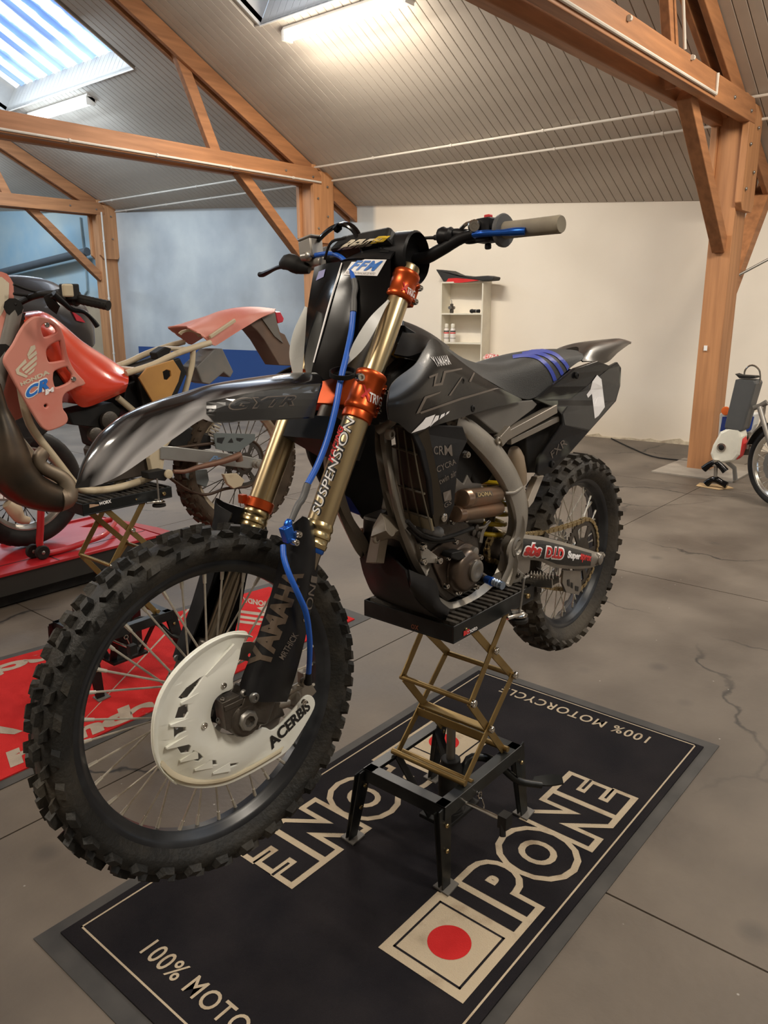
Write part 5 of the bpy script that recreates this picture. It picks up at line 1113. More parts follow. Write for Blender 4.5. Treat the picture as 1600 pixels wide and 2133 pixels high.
def logo(flip):
    f = -1 if flip else 1; cx, cy = 1.645, 1.145
    def T(x, y, z): return (cx + f * (x - cx) - MC[0], cy + f * (y - cy) - MC[1], z)
    U, V = A([f, 0, 0]), A([0, f, 0])
    gl = []; adv = 0.
    for chh in 'IPONE':
        big, small = text_mesh(chh, .120), text_mesh(chh, .044); cb_ = A([v.co[:] for v in big.vertices]); w0 = cb_[:, 0].max() - cb_[:, 0].min(); gl.append((big, small, cb_.min(0), adv)); adv += w0 - .055
        y0_, y1_ = (cb_[:, 1].min(), cb_[:, 1].max()) if chh == 'E' else (0, 1)
    adv += .055; kx, ky = .730 / adv, .235 / (y1_ - y0_)
    for i_, (big, small, mn_, a_) in enumerate(gl):
        for me_, m_, z_ in ((big, CARC, .0088 + i_ * .00006), (small, CARP, .0096)):
            for v in me_.vertices: v.co = Vector(T(1.395 + (v.co.x - mn_[0] + a_) * kx, .757 + (v.co.y - y0_) * ky, z_))
            me_.materials.clear(); me_.materials.append(m_); link('lettering', me_, mo)
    m = MB(); m.add([T(x, y, .0090) for x, y in ((1.165, .757), (1.405, .757), (1.405, 1.0), (1.165, 1.0))], [(0, 1, 2, 3)]); m.build('emblem_square', CARC, mo)
    m = MB()
    for a, b_, c, d in ((1.19, .782, 1.382, .788), (1.19, .970, 1.382, .976), (1.19, .782, 1.196, .976), (1.376, .782, 1.382, .976)): m.add([T(a, b_, .0094), T(c, b_, .0094), T(c, d, .0094), T(a, d, .0094)], [(0, 1, 2, 3)])
    m.build('emblem_line', CARP, mo)
    m = MB(); m.add([T(1.286 + .053 * math.cos(q), .879 + .053 * math.sin(q), .0094) for q in np.linspace(0, 2 * math.pi, 40, endpoint=False)], [tuple(range(40))]); m.build('red_dot', CARR, mo)
    place_text('lettering', CARC, mo, '100% MOTORCYCLE', T(.792, 1.425, .0090), A([0, -f, 0]), A([f, 0, 0]), .60, .052, bold=.012, space=1.15)
logo(False); logo(True)
rm_ = thing('floor_mat', 'red workshop mat with white lettering, under the red and white bike', 'mat', (1.6, 2.8, 0))
RC0 = A([1.6, 2.8, 0])
def q3(mb): mb.v = [tuple(A(p) - RC0) for p in mb.v]; return mb
q3(MB().prism([(2.71, 2.36, 0), (2.75, 3.12, 0), (.2, 3.48, 0), (.2, 2.33, 0)], (0, 0, .003))).build('rubber_edge', MATE, rm_)
RF = Frame(np.eye(3), RC0)
rc = q3(MB().prism([(2.64, 2.405, .003), (2.68, 3.07, .003), (.25, 3.43, .003), (.25, 2.375, .003)], (0, 0, .005))).build('carpet', CARR, rm_)
print_on('lettering', CARW, rc, RF, [(22, 1600), (332, 1476), (322, 1447), (12, 1568)], text='honda', bold=.06, grid=2, off=.001)
print_on('lettering', CARW, rc, RF, [(135, 1343), (-170, 1425), (-165, 1456), (150, 1364)], text='racing', bold=.06, grid=2, off=.001)
print_on('lettering', CARW, rc, RF, None, polys=[[(498, 1271), (556, 1278), (552, 1284), (494, 1276)], [(492, 1281), (550, 1289), (547, 1294), (489, 1286)], [(488, 1291), (545, 1298), (541, 1303), (486, 1296)], [(535, 1266), (560, 1262), (556, 1280)], [(0, 1513), (28, 1518), (48, 1523), (30, 1530), (0, 1528)], [(392, 1255), (402, 1266), (388, 1272)], [(394, 1291), (420, 1286), (414, 1293)]], grid=2, off=.001)
print_on('lettering', CARW, rc, RF, [(562, 1254), (506, 1244), (508, 1255), (560, 1266)], text='HONDA', bold=.04, grid=2, off=.001)
# ================================================================== scissor stands
def stand(ox, oy, hz, label, hook, name='scissor_stand', sticker=None):
    """ox, oy: near-left corner of the tray; hz: height of the tray's underside"""
    t = thing(name, label, 'stand', (ox, oy, 0)); k = (hz - .27) / .43
    def zz(z): return .27 + (z - .27) * k if z > .27 else z
    F_ = Frame(np.eye(3), A([ox, oy, 0]))
    m = MB(); m.box((.19, .142, hz + .003), (.385, .285, .005)); m.box((.19, .002, hz + .022), (.385, .004, .045)); m.box((.19, .283, hz + .022), (.385, .004, .045)); m.box((.0, .142, hz + .022), (.004, .285, .045)); m.box((.382, .142, hz + .022), (.004, .285, .045))
    tray = m.build('tray', STB, t, bevel=.002)
    m = MB(); nrib = 15
    for i in range(nrib):
        x = .012 + i * .025; m.prism([(x, .006, hz + .012), (x + .021, .006, hz + .012), (x + .017, .006, hz + .047), (x + .004, .006, hz + .047)], (0, .273, 0))
    m.box((.19, .142, hz + .018), (.37, .272, .03)); m.build('rubber_pad', RUBM, t, bevel=.001)
    def arm(y, p, q):
        m = MB(); m.beam((p[0], y, zz(p[1])), (q[0], y, zz(q[1])), .004, .022, (0, 1, 0) if False else (0, 0, 1)); m.build('scissor_arm', BRASS, t, bevel=.001)
    for yy, yi in ((.008, .014), (.232, .226)):
        arm(yy, (.067, .275), (.300, .503)); arm(yi, (.277, .275), (.094, .503))
        arm(yi, (.300, .503), (.09, .71)); arm(yy, (.094, .503), (.26, .71))
    for (x, z) in ((.094, .503), (.300, .503)):
        m = MB().tube([(x, .002, zz(z)), (x, .238, zz(z))], .0075, 10); o = m.build('cross_rod', BRASS, t)
        m = MB(); bolt(m, (x, .002, zz(z)), (0, -1, 0), .011, .008); m.build('rod_nut', CHROME, o)
    for (x, z) in ((.185, .389), (.195, .613)):
        m = MB(); bolt(m, (x, .002, zz(z)), (0, -1, 0), .010, .008); m.build('pivot_bolt', CHROME, t)
    MB().tube([(.067, .0, .285), (.067, .245, .285)], .0085, 10).build('slide_rod', BRASS, t); MB().tube([(.10, .0, .272), (.10, .245, .272)], .0075, 10).build('slide_rod', BRASS, t)
    MB().tube([(.277, .0, .285), (.277, .245, .285)], .0085, 10).build('slide_rod', BRASS, t)
    MB().box((.185, .12, zz(.385)), (.030, .225, .008)).box((.162, .12, zz(.372)), (.004, .225, .024)).build('lift_plate', BRASS, t, bevel=.001)
    # base frame of angle iron and splayed legs
    m = MB(); z = .272
    for a, b_ in (((-.035, -.008), (.335, -.008)), ((-.035, .262), (.335, .262)), ((-.035, -.008), (-.035, .262)), ((.335, -.008), (.335, .262))):
        dx, dy = b_[0] - a[0], b_[1] - a[1]; cx, cy = (a[0] + b_[0]) / 2, (a[1] + b_[1]) / 2
        if dx: m.box((cx, cy + (.014 if cy < .1 else -.014), z), (dx + .004, .032, .004)); m.box((cx, cy, z - .018), (dx + .004, .004, .036))
        else: m.box((cx + (.014 if cx < .1 else -.014), cy, z), (.032, dy, .004)); m.box((cx, cy, z - .018), (.004, dy, .036))
    m.build('base_frame', STB, t, bevel=.001)
    for a, b_ in (((-.03, -.004), (-.006, .004)), ((-.03, .258), (-.016, .325)), ((.33, -.004), (.395, .004)), ((.33, .258), (.372, .322))):
        m = MB(); m.beam((a[0], a[1], .27), (b_[0], b_[1], .012), .004, .052, (1, 0, 0), h2=.034); m.beam((a[0] * .93 + b_[0] * .07, a[1] * .93 + b_[1] * .07 + .02, .252), (b_[0], b_[1] + .014, .012), .040, .004, (0, 1, 0), w2=.028)
        lg = m.build('leg', STB, t, bevel=.001)
        m = MB(); m.prism([(b_[0] - .022, b_[1] - .022, .010), (b_[0] + .032, b_[1] - .018, .010), (b_[0] + .036, b_[1] + .026, .010), (b_[0] - .018, b_[1] + .030, .010)], (0, 0, .004)); m.build('foot', mat('worn_foot', (.16, .15, .135), .6, .3), lg)
        m = MB(); bolt(m, (a[0] * .8 + b_[0] * .2, a[1] * .8 + b_[1] * .2 - .004, .215), (0, -1, 0), .006, .005); bolt(m, (a[0] * .5 + b_[0] * .5, a[1] * .5 + b_[1] * .5 - .004, .135), (0, -1, 0), .006, .005); m.build('leg_bolt', GOLDD, lg)
    # hydraulic jack, foot pedal, side crank
    m = MB(); m.lathe((.185, .13, 0), (0, 0, 1), [(.085, .045), (.095, .045), (.096, .034), (.225, .034), (.235, .028), (.250, .028), (.252, .020)], 20); m.box((.185, .13, .088), (.16, .10, .012)); m.beam((.09, .01, .265), (.12, .11, .09), .03, .006); m.beam((.28, .01, .265), (.25, .11, .09), .03, .006); m.beam((.09, .25, .265), (.12, .15, .09), .03, .006); m.beam((.28, .25, .265), (.25, .15, .09), .03, .006)
    m.build('jack_body', BLKM, t, bevel=.002)
    MB().lathe((.185, .13, 0), (0, 0, 1), [(.25, .013), (zz(.365), .013), (zz(.368), .024), (zz(.38), .024)], 16).build('jack_ram', STEELD, t)
    m = MB().tube([(.20, .10, .19), (.24, .10, .235), (.30, .06, .215), (.34, .0, .155), (.39, -.05, .135)], [.013, .012, .010], 10, res=18); m.surf([[(.37, -.03, .142), (.40, -.07, .138), (.43, -.10, .142)], [(.40, -.02, .146), (.435, -.05, .148), (.455, -.08, .150)]], 8, 4, .005); m.build('foot_pedal', STB, t)
    c0_ = W.pl(970, 1672, .975) - A([1.433, .985, 0]); c1_ = W.pl(1046, 1706, .875) - A([1.433, .985, 0]); m = MB().tube([c0_, (c0_ + c1_) / 2, c1_], .005, 8); o = m.build('crank_rod', CHROME, t)
    MB().box(c1_ + A([.005, -.005, -.004]), (.03, .025, .035)).tube([c1_, c1_ + A([-.01, -.01, -.04])], .008, 8).build('crank_block', BLKM, o)
    m = MB().lathe((.115, -.012, .232), (0, -1, 0), [(0, .010), (.003, .010), (.003, .007), (0, .007)], 14, close=True); m.build('pin_ring', CHROME, t)
    m = MB().tube([(.115, -.02, .225), (.12, -.025, .20), (.112, -.025, .19)], .002, 6, res=8); m.build('pin_clip', CHROME, t)
    # tie-down hook on the tray
    if hook:
        m = MB().tube([W.pl(1101, 1200, oy - .03) - A([ox, oy, 0]), W.pl(1092, 1205, oy - .035) - A([ox, oy, 0]), W.pl(1090, 1220, oy - .035) - A([ox, oy, 0]), W.pl(1083, 1274, oy - .035) - A([ox, oy, 0])], .0035, 8, res=12)
        q = W.pl(1080, 1278, oy - .035) - A([ox, oy, 0])
    else: q = A([.30, -.03, hz + .004]); m = MB().tube([q, q + A([0, 0, .09])], .0035, 8)
    m.build('hook_rod', STEELD, t)
    m = MB().lathe(q, (0, 0, 1), [(-.004, .024), (-.002, .024), (-.002, .006)], 24).lathe(q + A([-.008, .0, .0]), (0, 0, 1), [(.003, .014), (.006, .014)], 16); m.tube([q + A([-.055, .0, .004]), q + A([-.03, -.005, .003]), q + A([.0, -.015, .003]), q + A([.012, 0, .003]), q + A([-.005, .02, .003])], .005, 8, res=14); m.build('hook_washer', CHROME, t)
    MB().lathe(q, (0, 0, 1), [(-.022, .018), (-.020, .026), (-.012, .026), (-.010, .018)], 20).build('hook_knob', BLKM, t)
    m = MB(); bolt(m, (.345, 0, hz + .022), (0, -1, 0), .008, .006); bolt(m, (.05 if hook else .22, 0, hz + .022), (0, -1, 0), .004, .003); m.build('tray_bolt', GOLDD, t)
    return t, tray, F_
s1, tray1, F1 = stand(1.433, .985, .700, 'brass scissor stand with black splayed base holding up the black bike on the black mat', True)
print_on('sticker', PRED, tray1, F1, None, polys=[[(965, 1325), (978, 1318), (977, 1309), (965, 1315)]], grid=2)
print_on('sticker', PWHITE, tray1, F1, [(973, 1322), (994, 1310), (993, 1303), (973, 1313)], text='moto', grid=2, bold=.02)
print_on('sticker', mat('sticker_orange', (.16, .05, .02), .5), tray1, F1, [(857, 1309), (873, 1313), (873, 1303), (857, 1299)], text='ox', grid=2, bold=.02)
s2, tray2, F2 = stand(1.412, 2.62, .745, 'brass scissor stand holding up the red and white bike on the red mat', False)
print_on('sticker', mat('sticker_tan', (.50, .33, .22), .5), tray2, F2, None, polys=[[(186, 1058), (206, 1053), (206, 1043), (186, 1047)]], grid=2)
print_on('sticker', PWHITE, tray2, F2, [(206, 1053), (232, 1047), (231, 1040), (206, 1046)], text='WORX', grid=2, bold=.04)
# ================================================================== second bike (red and white), seen from its left
b2 = thing('motocross_bike', 'red and white motocross bike with ivory frame and no seat, over the red mat', 'motorcycle', (1.6, 2.77, .76))
O2 = A([1.6, 2.77, .76]); F3 = Frame(np.eye(3), O2)
YL, YC = -.10, 0.     # local y: left side is nearer the camera
def L2(pts, v=YL): return F3.line(pts, v)
def mir2(mb): mb.v = [(v[0], -v[1], v[2]) for v in mb.v]; return mb
C2w = A([2.262, 2.77, .80]) - O2
tyre(C2w, .335, .252, .055, 36, .012, 'wide', b2, mat('dusty_tyre', (.045, .032, .022), .85, col2=(.09, .065, .045), scale=8, spec=.2))
rim(C2w, .250, .030, b2, mat('ivory_rim', (.50, .42, .30), .5, .3, col2=(.30, .17, .08), scale=9, lo=.5, hi=.8))
spokes(C2w, .228, .034, .032, 32, b2, mat('dark_spoke', (.10, .08, .06), .5, .7))
h = MB(); lathe_y(h, C2w, [(-.06, 0), (-.06, .03), (-.03, .04), (.03, .04), (.05, .0)], 24, False); h.build('hub', ALUD, b2)
lp = [[((.105 if k % 2 else .112) * math.cos(2 * math.pi * k / 84), (.105 if k % 2 else .112) * math.sin(2 * math.pi * k / 84)) for k in range(84)]]
for k in range(6):
    q0, q1 = 2 * math.pi * (k + .12) / 6, 2 * math.pi * (k + .88) / 6
    lp.append([(.088 * math.cos(q), .088 * math.sin(q)) for q in np.linspace(q0, q1, 10)] + [(.05 * math.cos(q), .05 * math.sin(q)) for q in np.linspace(q1, q0, 8)])
place_flat(flat(lp, .005), 'rear_sprocket', ALUD, lambda x, y, z: (C2w[0] + x, -.05 + z, C2w[2] + y), b2)
t = MB().tube([C2w + A([.108 * math.cos(q), -.05, .108 * math.sin(q)]) for q in np.linspace(R(80), R(-100), 20)] + L2([(470, 1018), (430, 1030), (395, 1022), (360, 1000), (345, 985)], -.05), .007, 6, res=60); t.tube([C2w + A([0, -.05, .110]), L2([(350, 935)], -.05)[0]], .007, 6); t.build('chain', mat('rusty_chain', (.07, .045, .03), .7, .5), b2)
sw = [(334, 929), (366, 931), (462, 942), (517, 951), (546, 957), (547, 972), (515, 976), (427, 965), (334, 957)]
for s in (1, -1):
    t = MB().prism(L2(sw, -.10), (0, .03, 0)); t = t if s > 0 else mir2(t); o = t.build('swingarm', mat('grey_swingarm', (.36, .36, .34), .42, .6, col2=(.28, .27, .25), scale=6), b2, bevel=.003)
    if s > 0: sw2 = o
print_on('lettering', mat('print_faded_blue', (.16, .26, .42), .5), sw2, F3, [(434, 962), (468, 962), (472, 950), (440, 949)], text='Pro', bold=.03, shear=.3, grid=3)
t = MB(); t.lathe(L2([(533, 966)], -.10)[0], (0, -1, 0), [(0, .022), (.008, .022), (.010, .014), (.022, .014), (.024, .006)], 12); t.build('rear_axle', ALUL, b2)
t = MB().prism(L2([(445, 902), (532, 904), (532, 916), (497, 942), (470, 940), (450, 935)], -.07), (0, .006, 0)); cgd = t.build('chain_guard', mat('grey_guard', (.13, .15, .15), .5), b2, bevel=.002)
print_on('guard_slot', PBLK, cgd, F3, None, polys=[[(452, 912), (468, 911), (462, 924), (452, 921)], [(474, 922), (482, 912), (486, 922)], [(492, 912), (508, 913), (500, 920), (493, 917)]], grid=2)
t = MB().prism(L2([(466, 988), (494, 986), (510, 1000), (504, 1012), (487, 1018), (475, 1009)], -.09), (0, .02, 0)); t.build('chain_guide', IVORY, b2, bevel=.003)
t = MB().tube(L2([(361, 982), (385, 982), (410, 974), (460, 962), (490, 952), (500, 948)], -.15), [.008, .009, .012, .013, .016], 10, res=20); t.tube(L2([(497, 950), (499, 960)], -.15), .017, 10); t.build('kick_stand', mat('rusty_steel', (.20, .11, .075), .6, .5), b2)
t = MB().prism(L2([(385, 980), (432, 978), (436, 1000), (430, 1015), (400, 1005), (388, 995)], -.05), (0, .03, 0)); t.build('chain_slider', mat('grey_guard', (0, 0, 0)), b2, bevel=.003)
t = MB().prism(L2([(360, 900), (400, 890), (440, 905), (442, 935), (400, 940), (355, 930)], -.04), (0, .08, 0)); t.build('air_boot', BLKM, b2, bevel=.01)
t = MB(); hx = L2([(452, 880), (436, 915)], -.03); ax = norm(hx[1] - hx[0]); X_ = norm(np.cross(ax, (0, 1, 0))); Y_ = np.cross(ax, X_)
t.tube([hx[0] + (hx[1] - hx[0]) * k / 60 + (X_ * math.cos(k * .55) + Y_ * math.sin(k * .55)) * .02 for k in range(61)], .004, 6); t.build('shock_spring', SPOKE, b2)
# ivory frame tubes
FR = [([(38, 740), (46, 820), (60, 878), (79, 910), (105, 943), (129, 974), (153, 1005), (168, 1019), (200, 1022), (245, 1016), (290, 1003), (320, 992)], .0145, -.09, 30),
      ([(262, 778), (320, 759), (357, 741), (404, 724), (438, 714)], .0125, -.09, 14), ([(402, 728), (400, 760), (390, 800), (380, 835), (360, 900), (336, 940), (330, 985)], .0115, -.085, 22),
      ([(245, 828), (285, 862), (300, 880)], .0125, -.085, 8), ([(240, 1010), (262, 995), (300, 985), (325, 982)], .010, -.02, 8)]
for P_, r_, v, n in FR:
    MB().tube(L2(P_, v), r_, 12, res=n).build('frame_tube', IVORY, b2)
    if P_[0] != (240, 1010): mir2(MB().tube(L2(P_, v), r_, 10, res=n)).build('frame_tube', IVORY, b2)
MB().tube([L2([(395, 728)], -.09)[0], L2([(395, 728)], -.09)[0] * A([1, -1, 1])], .010, 8).tube([L2([(280, 770)], -.09)[0], L2([(280, 770)], -.09)[0] * A([1, -1, 1])], .010, 8).build('frame_cross', IVORY, b2)
t = MB().prism(L2([(318, 935), (335, 925), (344, 950), (338, 990), (318, 985), (312, 955)], -.095), (0, .03, 0)); t.build('pivot_plate', IVORY, b2, bevel=.003)
t = MB().lathe(L2([(350, 987)], -.16)[0], (0, -1, 0), [(0, .018), (.008, .018), (.010, .012), (.010, .006)], 20); t.build('peg_washer', IVORY, b2)
t = MB().prism(L2([(308, 985), (345, 978), (352, 992), (345, 1002), (310, 998)], -.16), (0, .05, 0)); t.build('footpeg', BLKM, b2, bevel=.003)
# tank
t1_ = [(50, 651), (84, 648), (113, 665), (169, 710), (225, 746), (262, 771)]; t2_ = [(50, 668), (96, 668), (128, 690), (176, 740), (225, 775), (268, 787)]; t3_ = [(60, 700), (100, 740), (140, 790), (178, 820), (225, 815), (267, 799)]; t4_ = [(90, 760), (120, 780), (143, 818), (170, 848), (215, 836), (261, 816)]
cs = [L2(t4_, -.095), L2(t3_, -.125), L2(t2_, -.105), L2(t1_, 0)]; cs += [[p * A([1, -1, 1]) for p in c] for c in cs[:3]][::-1]
MB().surf(cs, 30, 28, .004).build('fuel_tank', REDP, b2)
MB().prism(L2([(75, 690), (130, 715), (225, 790), (262, 805), (210, 835), (170, 845), (140, 815), (90, 770)], -.09), (0, .18, 0)).build('tank_belly', REDP, b2, bevel=.01)
k_ = 5.3333
SH = [(75, 662), (97, 665), (112, 672), (126, 687), (133, 710), (139, 740), (150, 766), (163, 783), (176, 798), (162, 803), (150, 809), (135, 817), (128, 830), (129, 852), (137, 864), (139, 875), (131, 884), (105, 894), (94, 892), (82, 879), (47, 822), (19, 772), (10, 755), (13, 740), (28, 719), (43, 691), (58, 671)]
HO = [[(440, 660), (460, 610), (520, 590), (600, 620), (645, 690), (620, 730), (500, 775), (460, 740)], [(497, 920), (540, 840), (660, 785), (690, 830), (722, 1010), (700, 1030), (560, 1052), (518, 1020)], [(575, 1190), (600, 1120), (740, 1072), (775, 1110), (820, 1180), (780, 1270), (620, 1332), (580, 1260)], [(470, 1520), (490, 1490), (520, 1490), (540, 1520), (520, 1552), (490, 1552)]]
YS = -.155
def p2_(x, y): p = F3.pl(x, y, YS); return (p[0], p[2])
me = flat([smooth_loop([p2_(*p) for p in SH], 3)] + [smooth_loop([p2_(x / k_, 560 + y / k_) for x, y in hh], 3) for hh in HO], .006, .005)
place_flat(me, 'shroud', REDF, lambda x, y, z: (x, YS + z + .03 * max(0, (x + .42)) , y), b2); shr2 = bpy.data.objects['shroud'] if False else b2.children[-1]
shr2 = [c for c in b2.children if c.name.startswith('shroud')][-1]
place_flat(flat([smooth_loop([p2_(*p) for p in SH], 3)], .006, .003), 'shroud', REDF, lambda x, y, z: (x, .155 + z, y), b2)
MB().prism(L2([(30, 720), (70, 672), (120, 690), (150, 780), (125, 830), (130, 870), (95, 880), (40, 800)], -.11), (0, .02, 0)).build('radiator', BLKM, b2)
def cp(pts): return [(x / k_, 560 + y / k_) for x, y in pts]
print_on('lettering', PCREAM, shr2, F3, None, polys=[cp(p) for p in ([(300, 955), (340, 860), (385, 845), (395, 885), (310, 980)], [(305, 985), (400, 905), (410, 945), (325, 1010)], [(280, 1000), (170, 1120), (185, 1170), (290, 1210), (310, 1190), (210, 1140), (215, 1110), (295, 1040)], [(240, 1110), (405, 960), (410, 1005), (255, 1140)], [(265, 1150), (405, 1030), (405, 1065), (290, 1165)], [(300, 1175), (385, 1100), (375, 1140), (330, 1175)])], grid=4)
print_on('lettering', PCREAM, shr2, F3, cp([(235, 1305), (555, 1165), (540, 1115), (220, 1265)]), text='HONDA', bold=.05, grid=4)
print_on('lettering', PWHITE, shr2, F3, cp([(275, 1465), (560, 1330), (550, 1180), (275, 1310)]), text='CR', bold=.10, shear=.15, space=1.1, grid=4, off=.0014)
print_on('lettering', PBLUE, shr2, F3, cp([(285, 1450), (545, 1325), (540, 1200), (285, 1320)]), text='CR', bold=.05, shear=.15, space=1.1, grid=4, off=.0022)
print_on('lettering', PWHITE, shr2, F3, cp([(500, 1405), (595, 1360), (590, 1310), (500, 1340)]), text='M', bold=.06, grid=3, off=.0028)
t = MB(); [bolt(t, F3.pl(x / k_, 560 + y / k_, YS - .002), (0, -1, 0), .009, .006) for x, y in ((520, 625), (815, 1225))]; t.build('shroud_bolt', CHROME, b2)
# seatless rear: board, boxes, fender
nb = place_flat(flat([[p2_(*p) for p in [(296, 788), (312, 768), (366, 751), (381, 774), (376, 795), (360, 828), (326, 840)]], [p2_(*p) for p in [(343, 774), (352, 769), (361, 772), (363, 784), (355, 793), (346, 792)]]], .006, .002), 'number_board', mat('tan_board', (.52, .27, .07), .6, col2=(.42, .21, .06), scale=7), lambda x, y, z: (x, YS + z + .02, y), b2)
MB().prism(L2([(288, 780), (375, 745), (390, 775), (365, 835), (330, 858), (300, 850)], -.10), (0, .20, 0)).build('air_box', BLKM, b2, bevel=.006)
MB().prism(L2([(262, 800), (290, 788), (330, 870), (300, 880), (255, 850)], -.07), (0, .14, 0)).build('air_duct', BLKS, b2, bevel=.008)
cs = [L2([(417, 694), (430, 706), (447, 720), (461, 713), (489, 695), (517, 678), (545, 661), (572, 649)], -.085), L2([(392, 682), (425, 680), (450, 680), (475, 672), (505, 660), (540, 652), (572, 646)], -.07), L2([(386, 679), (410, 666), (432, 658), (461, 647), (498, 640), (536, 639), (571, 643)], -.01)]
cs += [[p * A([1, -1, 1]) for p in c] for c in cs[:2]][::-1]
rf2 = MB().surf(cs, 30, 20, .005).build('rear_fender', REDF, b2)
MB().surf([L2([(371, 694), (378, 688), (395, 686), (412, 692), (418, 699)], -.05), L2([(376, 698), (382, 692), (396, 690), (408, 695), (413, 702)], -.045)], 10, 3, .004).build('fender_lip', IVORY, b2)
MB().beam(L2([(437, 702)], -.10)[0], L2([(489, 667)], -.09)[0], .012, .014).build('fender_bracket', IVORY, b2, bevel=.002)
MB().prism(L2([(517, 673), (571, 651), (579, 675), (584, 692), (594, 697), (605, 720), (609, 762), (582, 761), (564, 731), (551, 709), (536, 690)], -.05), (0, .10, 0)).build('inner_fender', mat('brown_flap', (.09, .07, .06), .7, col2=(.20, .12, .08), scale=4), b2, bevel=.004)
MB().prism(L2([(545, 662), (573, 650), (580, 690), (590, 715), (572, 700)], -.056), (0, .005, 0)).build('tail_bracket', GREYF, b2)
MB().prism(L2([(573, 649), (584, 649), (592, 664), (590, 671), (579, 674)], -.045), (0, .09, 0)).build('tail_light', mat('red_lens', (.55, .03, .05), .25), b2, bevel=.004)
MB().prism(L2([(408, 765), (446, 728), (464, 726), (487, 774), (480, 787), (466, 776), (437, 801), (421, 797)], -.06), (0, .10, 0)).build('silencer_box', mat('grey_box', (.14, .15, .15), .55, col2=(.22, .20, .18), scale=8), b2, bevel=.005)
MB().prism(L2([(325, 735), (345, 722), (358, 726), (350, 745), (330, 750)], -.03), (0, .05, 0)).build('coil', BLKM, b2, bevel=.004)
# engine, exhaust
MB().prism(L2([(140, 862), (235, 838), (255, 855), (232, 900), (240, 945), (205, 930), (196, 890), (150, 885)], -.07), (0, .12, 0)).build('engine', BLKM, b2, bevel=.006)
MB().lathe(L2([(195, 905)], -.08)[0], (0, -1, 0), [(0, .028), (.02, .028), (.024, .02)], 20).lathe(L2([(225, 875)], -.08)[0], (0, -1, 0), [(0, .035), (.015, .034), (.02, .02)], 20).lathe(L2([(215, 915)], -.075)[0], (0, -1, 0), [(0, .02), (.03, .02)], 16).build('carburettor', ALUD, b2)
MB().prism(L2([(250, 870), (330, 900), (335, 985), (260, 1000), (215, 1010), (200, 940)], -.05), (0, .10, 0)).build('crankcase', mat('dirty_case', (.06, .05, .042), .6, .4, col2=(.12, .095, .075), scale=10), b2, bevel=.008)
PIPE = mat('oiled_pipe', (.055, .05, .042), .35, .8, col2=(.13, .09, .06), scale=5)
MB().tube(L2([(-14, 800), (-4, 850), (4, 885), (12, 930), (22, 978), (55, 1015), (95, 1033), (125, 1040)], -.14), [.022, .030, .055, .075, .072, .060, .048], 18, res=26).build('exhaust_chamber', PIPE, b2)
MB().tube(L2([(122, 1040), (138, 1036), (142, 1018), (132, 998), (113, 986), (96, 978), (82, 966), (83, 950), (92, 940)], -.15), [.046, .034, .026, .024, .023, .024], 16, res=30).build('exhaust_header', mat('rusty_pipe', (.17, .12, .09), .5, .7, col2=(.32, .27, .20), scale=6), b2)
# handlebar, controls, front plate
t = MB().tube(L2([(20, 640), (40, 615), (80, 610), (128, 613), (160, 620), (172, 623)], -.26), .011, 10, res=20)
t = MB().tube([F3.pl(22, 650, -.03), F3.pl(45, 628, -.08), F3.pl(95, 612, -.20), F3.pl(150, 617, -.30), F3.pl(225, 634, -.42)], [.011, .011], 12, res=20); t.build('handlebar', BLKM, b2)
a, b_ = F3.pl(160, 622, -.31), F3.pl(228, 637, -.42); MB().lathe(a, norm(b_ - a), [(-.004, .022), (0, .026), (.004, .017)] + [(.006 + k * .0075, .0155 + .0012 * (k % 2)) for k in range(int(np.linalg.norm(b_ - a) / .0075))], 14).build('grip', BLKM, b2)
t = MB(); t.box(F3.pl(145, 608, -.31), (.05, .04, .05)); t.tube(F3.line([(118, 615), (140, 622), (160, 625)], -.28), .02, 10); o = t.build('switch_housing', BLKM, b2, bevel=.004)
MB().box(F3.pl(141, 605, -.335), (.032, .02, .04)).build('switch_cap', IVORY, b2, bevel=.005)
MB().tube(F3.line([(110, 612), (130, 628), (150, 645), (175, 650), (192, 665), (203, 680)], -.33), [.014, .010, .008, .007, .007, .009], 10, res=20).build('clutch_lever', BLKS, b2)
MB().surf([F3.line([(90, 618), (100, 640), (118, 655)], -.30), F3.line([(105, 612), (112, 625), (124, 640)], -.33)], 8, 4, .006).build('lever_boot', BLKM, b2)
MB().tube(F3.line([(28, 592), (60, 604), (95, 610), (125, 604)], -.15), .005, 6, res=12).tube(F3.line([(28, 612), (60, 616), (88, 615)], -.12), .005, 6, res=12).tube(F3.line([(30, 635), (60, 622), (85, 617)], -.12), .006, 6, res=12).build('control_cable', BLKM, b2)
t = MB().surf([F3.line([(-60, 560), (-60, 640), (-50, 710)], .0), F3.line([(-20, 563), (-20, 640), (-22, 715)], -.06), F3.line([(14, 570), (12, 640), (-2, 712)], -.09), F3.line([(28, 590), (28, 625), (6, 695)], -.09)], 12, 10, .005); np2 = t.build('number_plate', REDF, b2)
print_on('plate_field', PCREAM, np2, F3, None, polys=[[(-40, 575), (4, 577), (19, 590), (18, 620), (6, 650), (-5, 668), (-40, 680)]], grid=6)
for yy in (-.10, .10): MB().tube([F3.pl(33, 640, yy), F3.pl(-5, 800, yy), F3.pl(-60, 1000, yy)], .024, 14).build('fork_tube', GREYF, b2)
MB().tube([F3.pl(28, 640, -.12), F3.pl(28, 640, .12)], .03, 10).tube([F3.pl(8, 735, -.12), F3.pl(8, 735, .12)], .03, 10).build('fork_clamp', BLKM, b2)
MB().tube(F3.line([(40, 655), (45, 700), (62, 780)], 0), .035, 10).build('head_tube', IVORY, b2)
MB().prism(L2([(25, 655), (50, 652), (54, 668), (30, 668)], -.10), (0, .02, 0)).build('tank_bracket', BLKM, b2, bevel=.002)
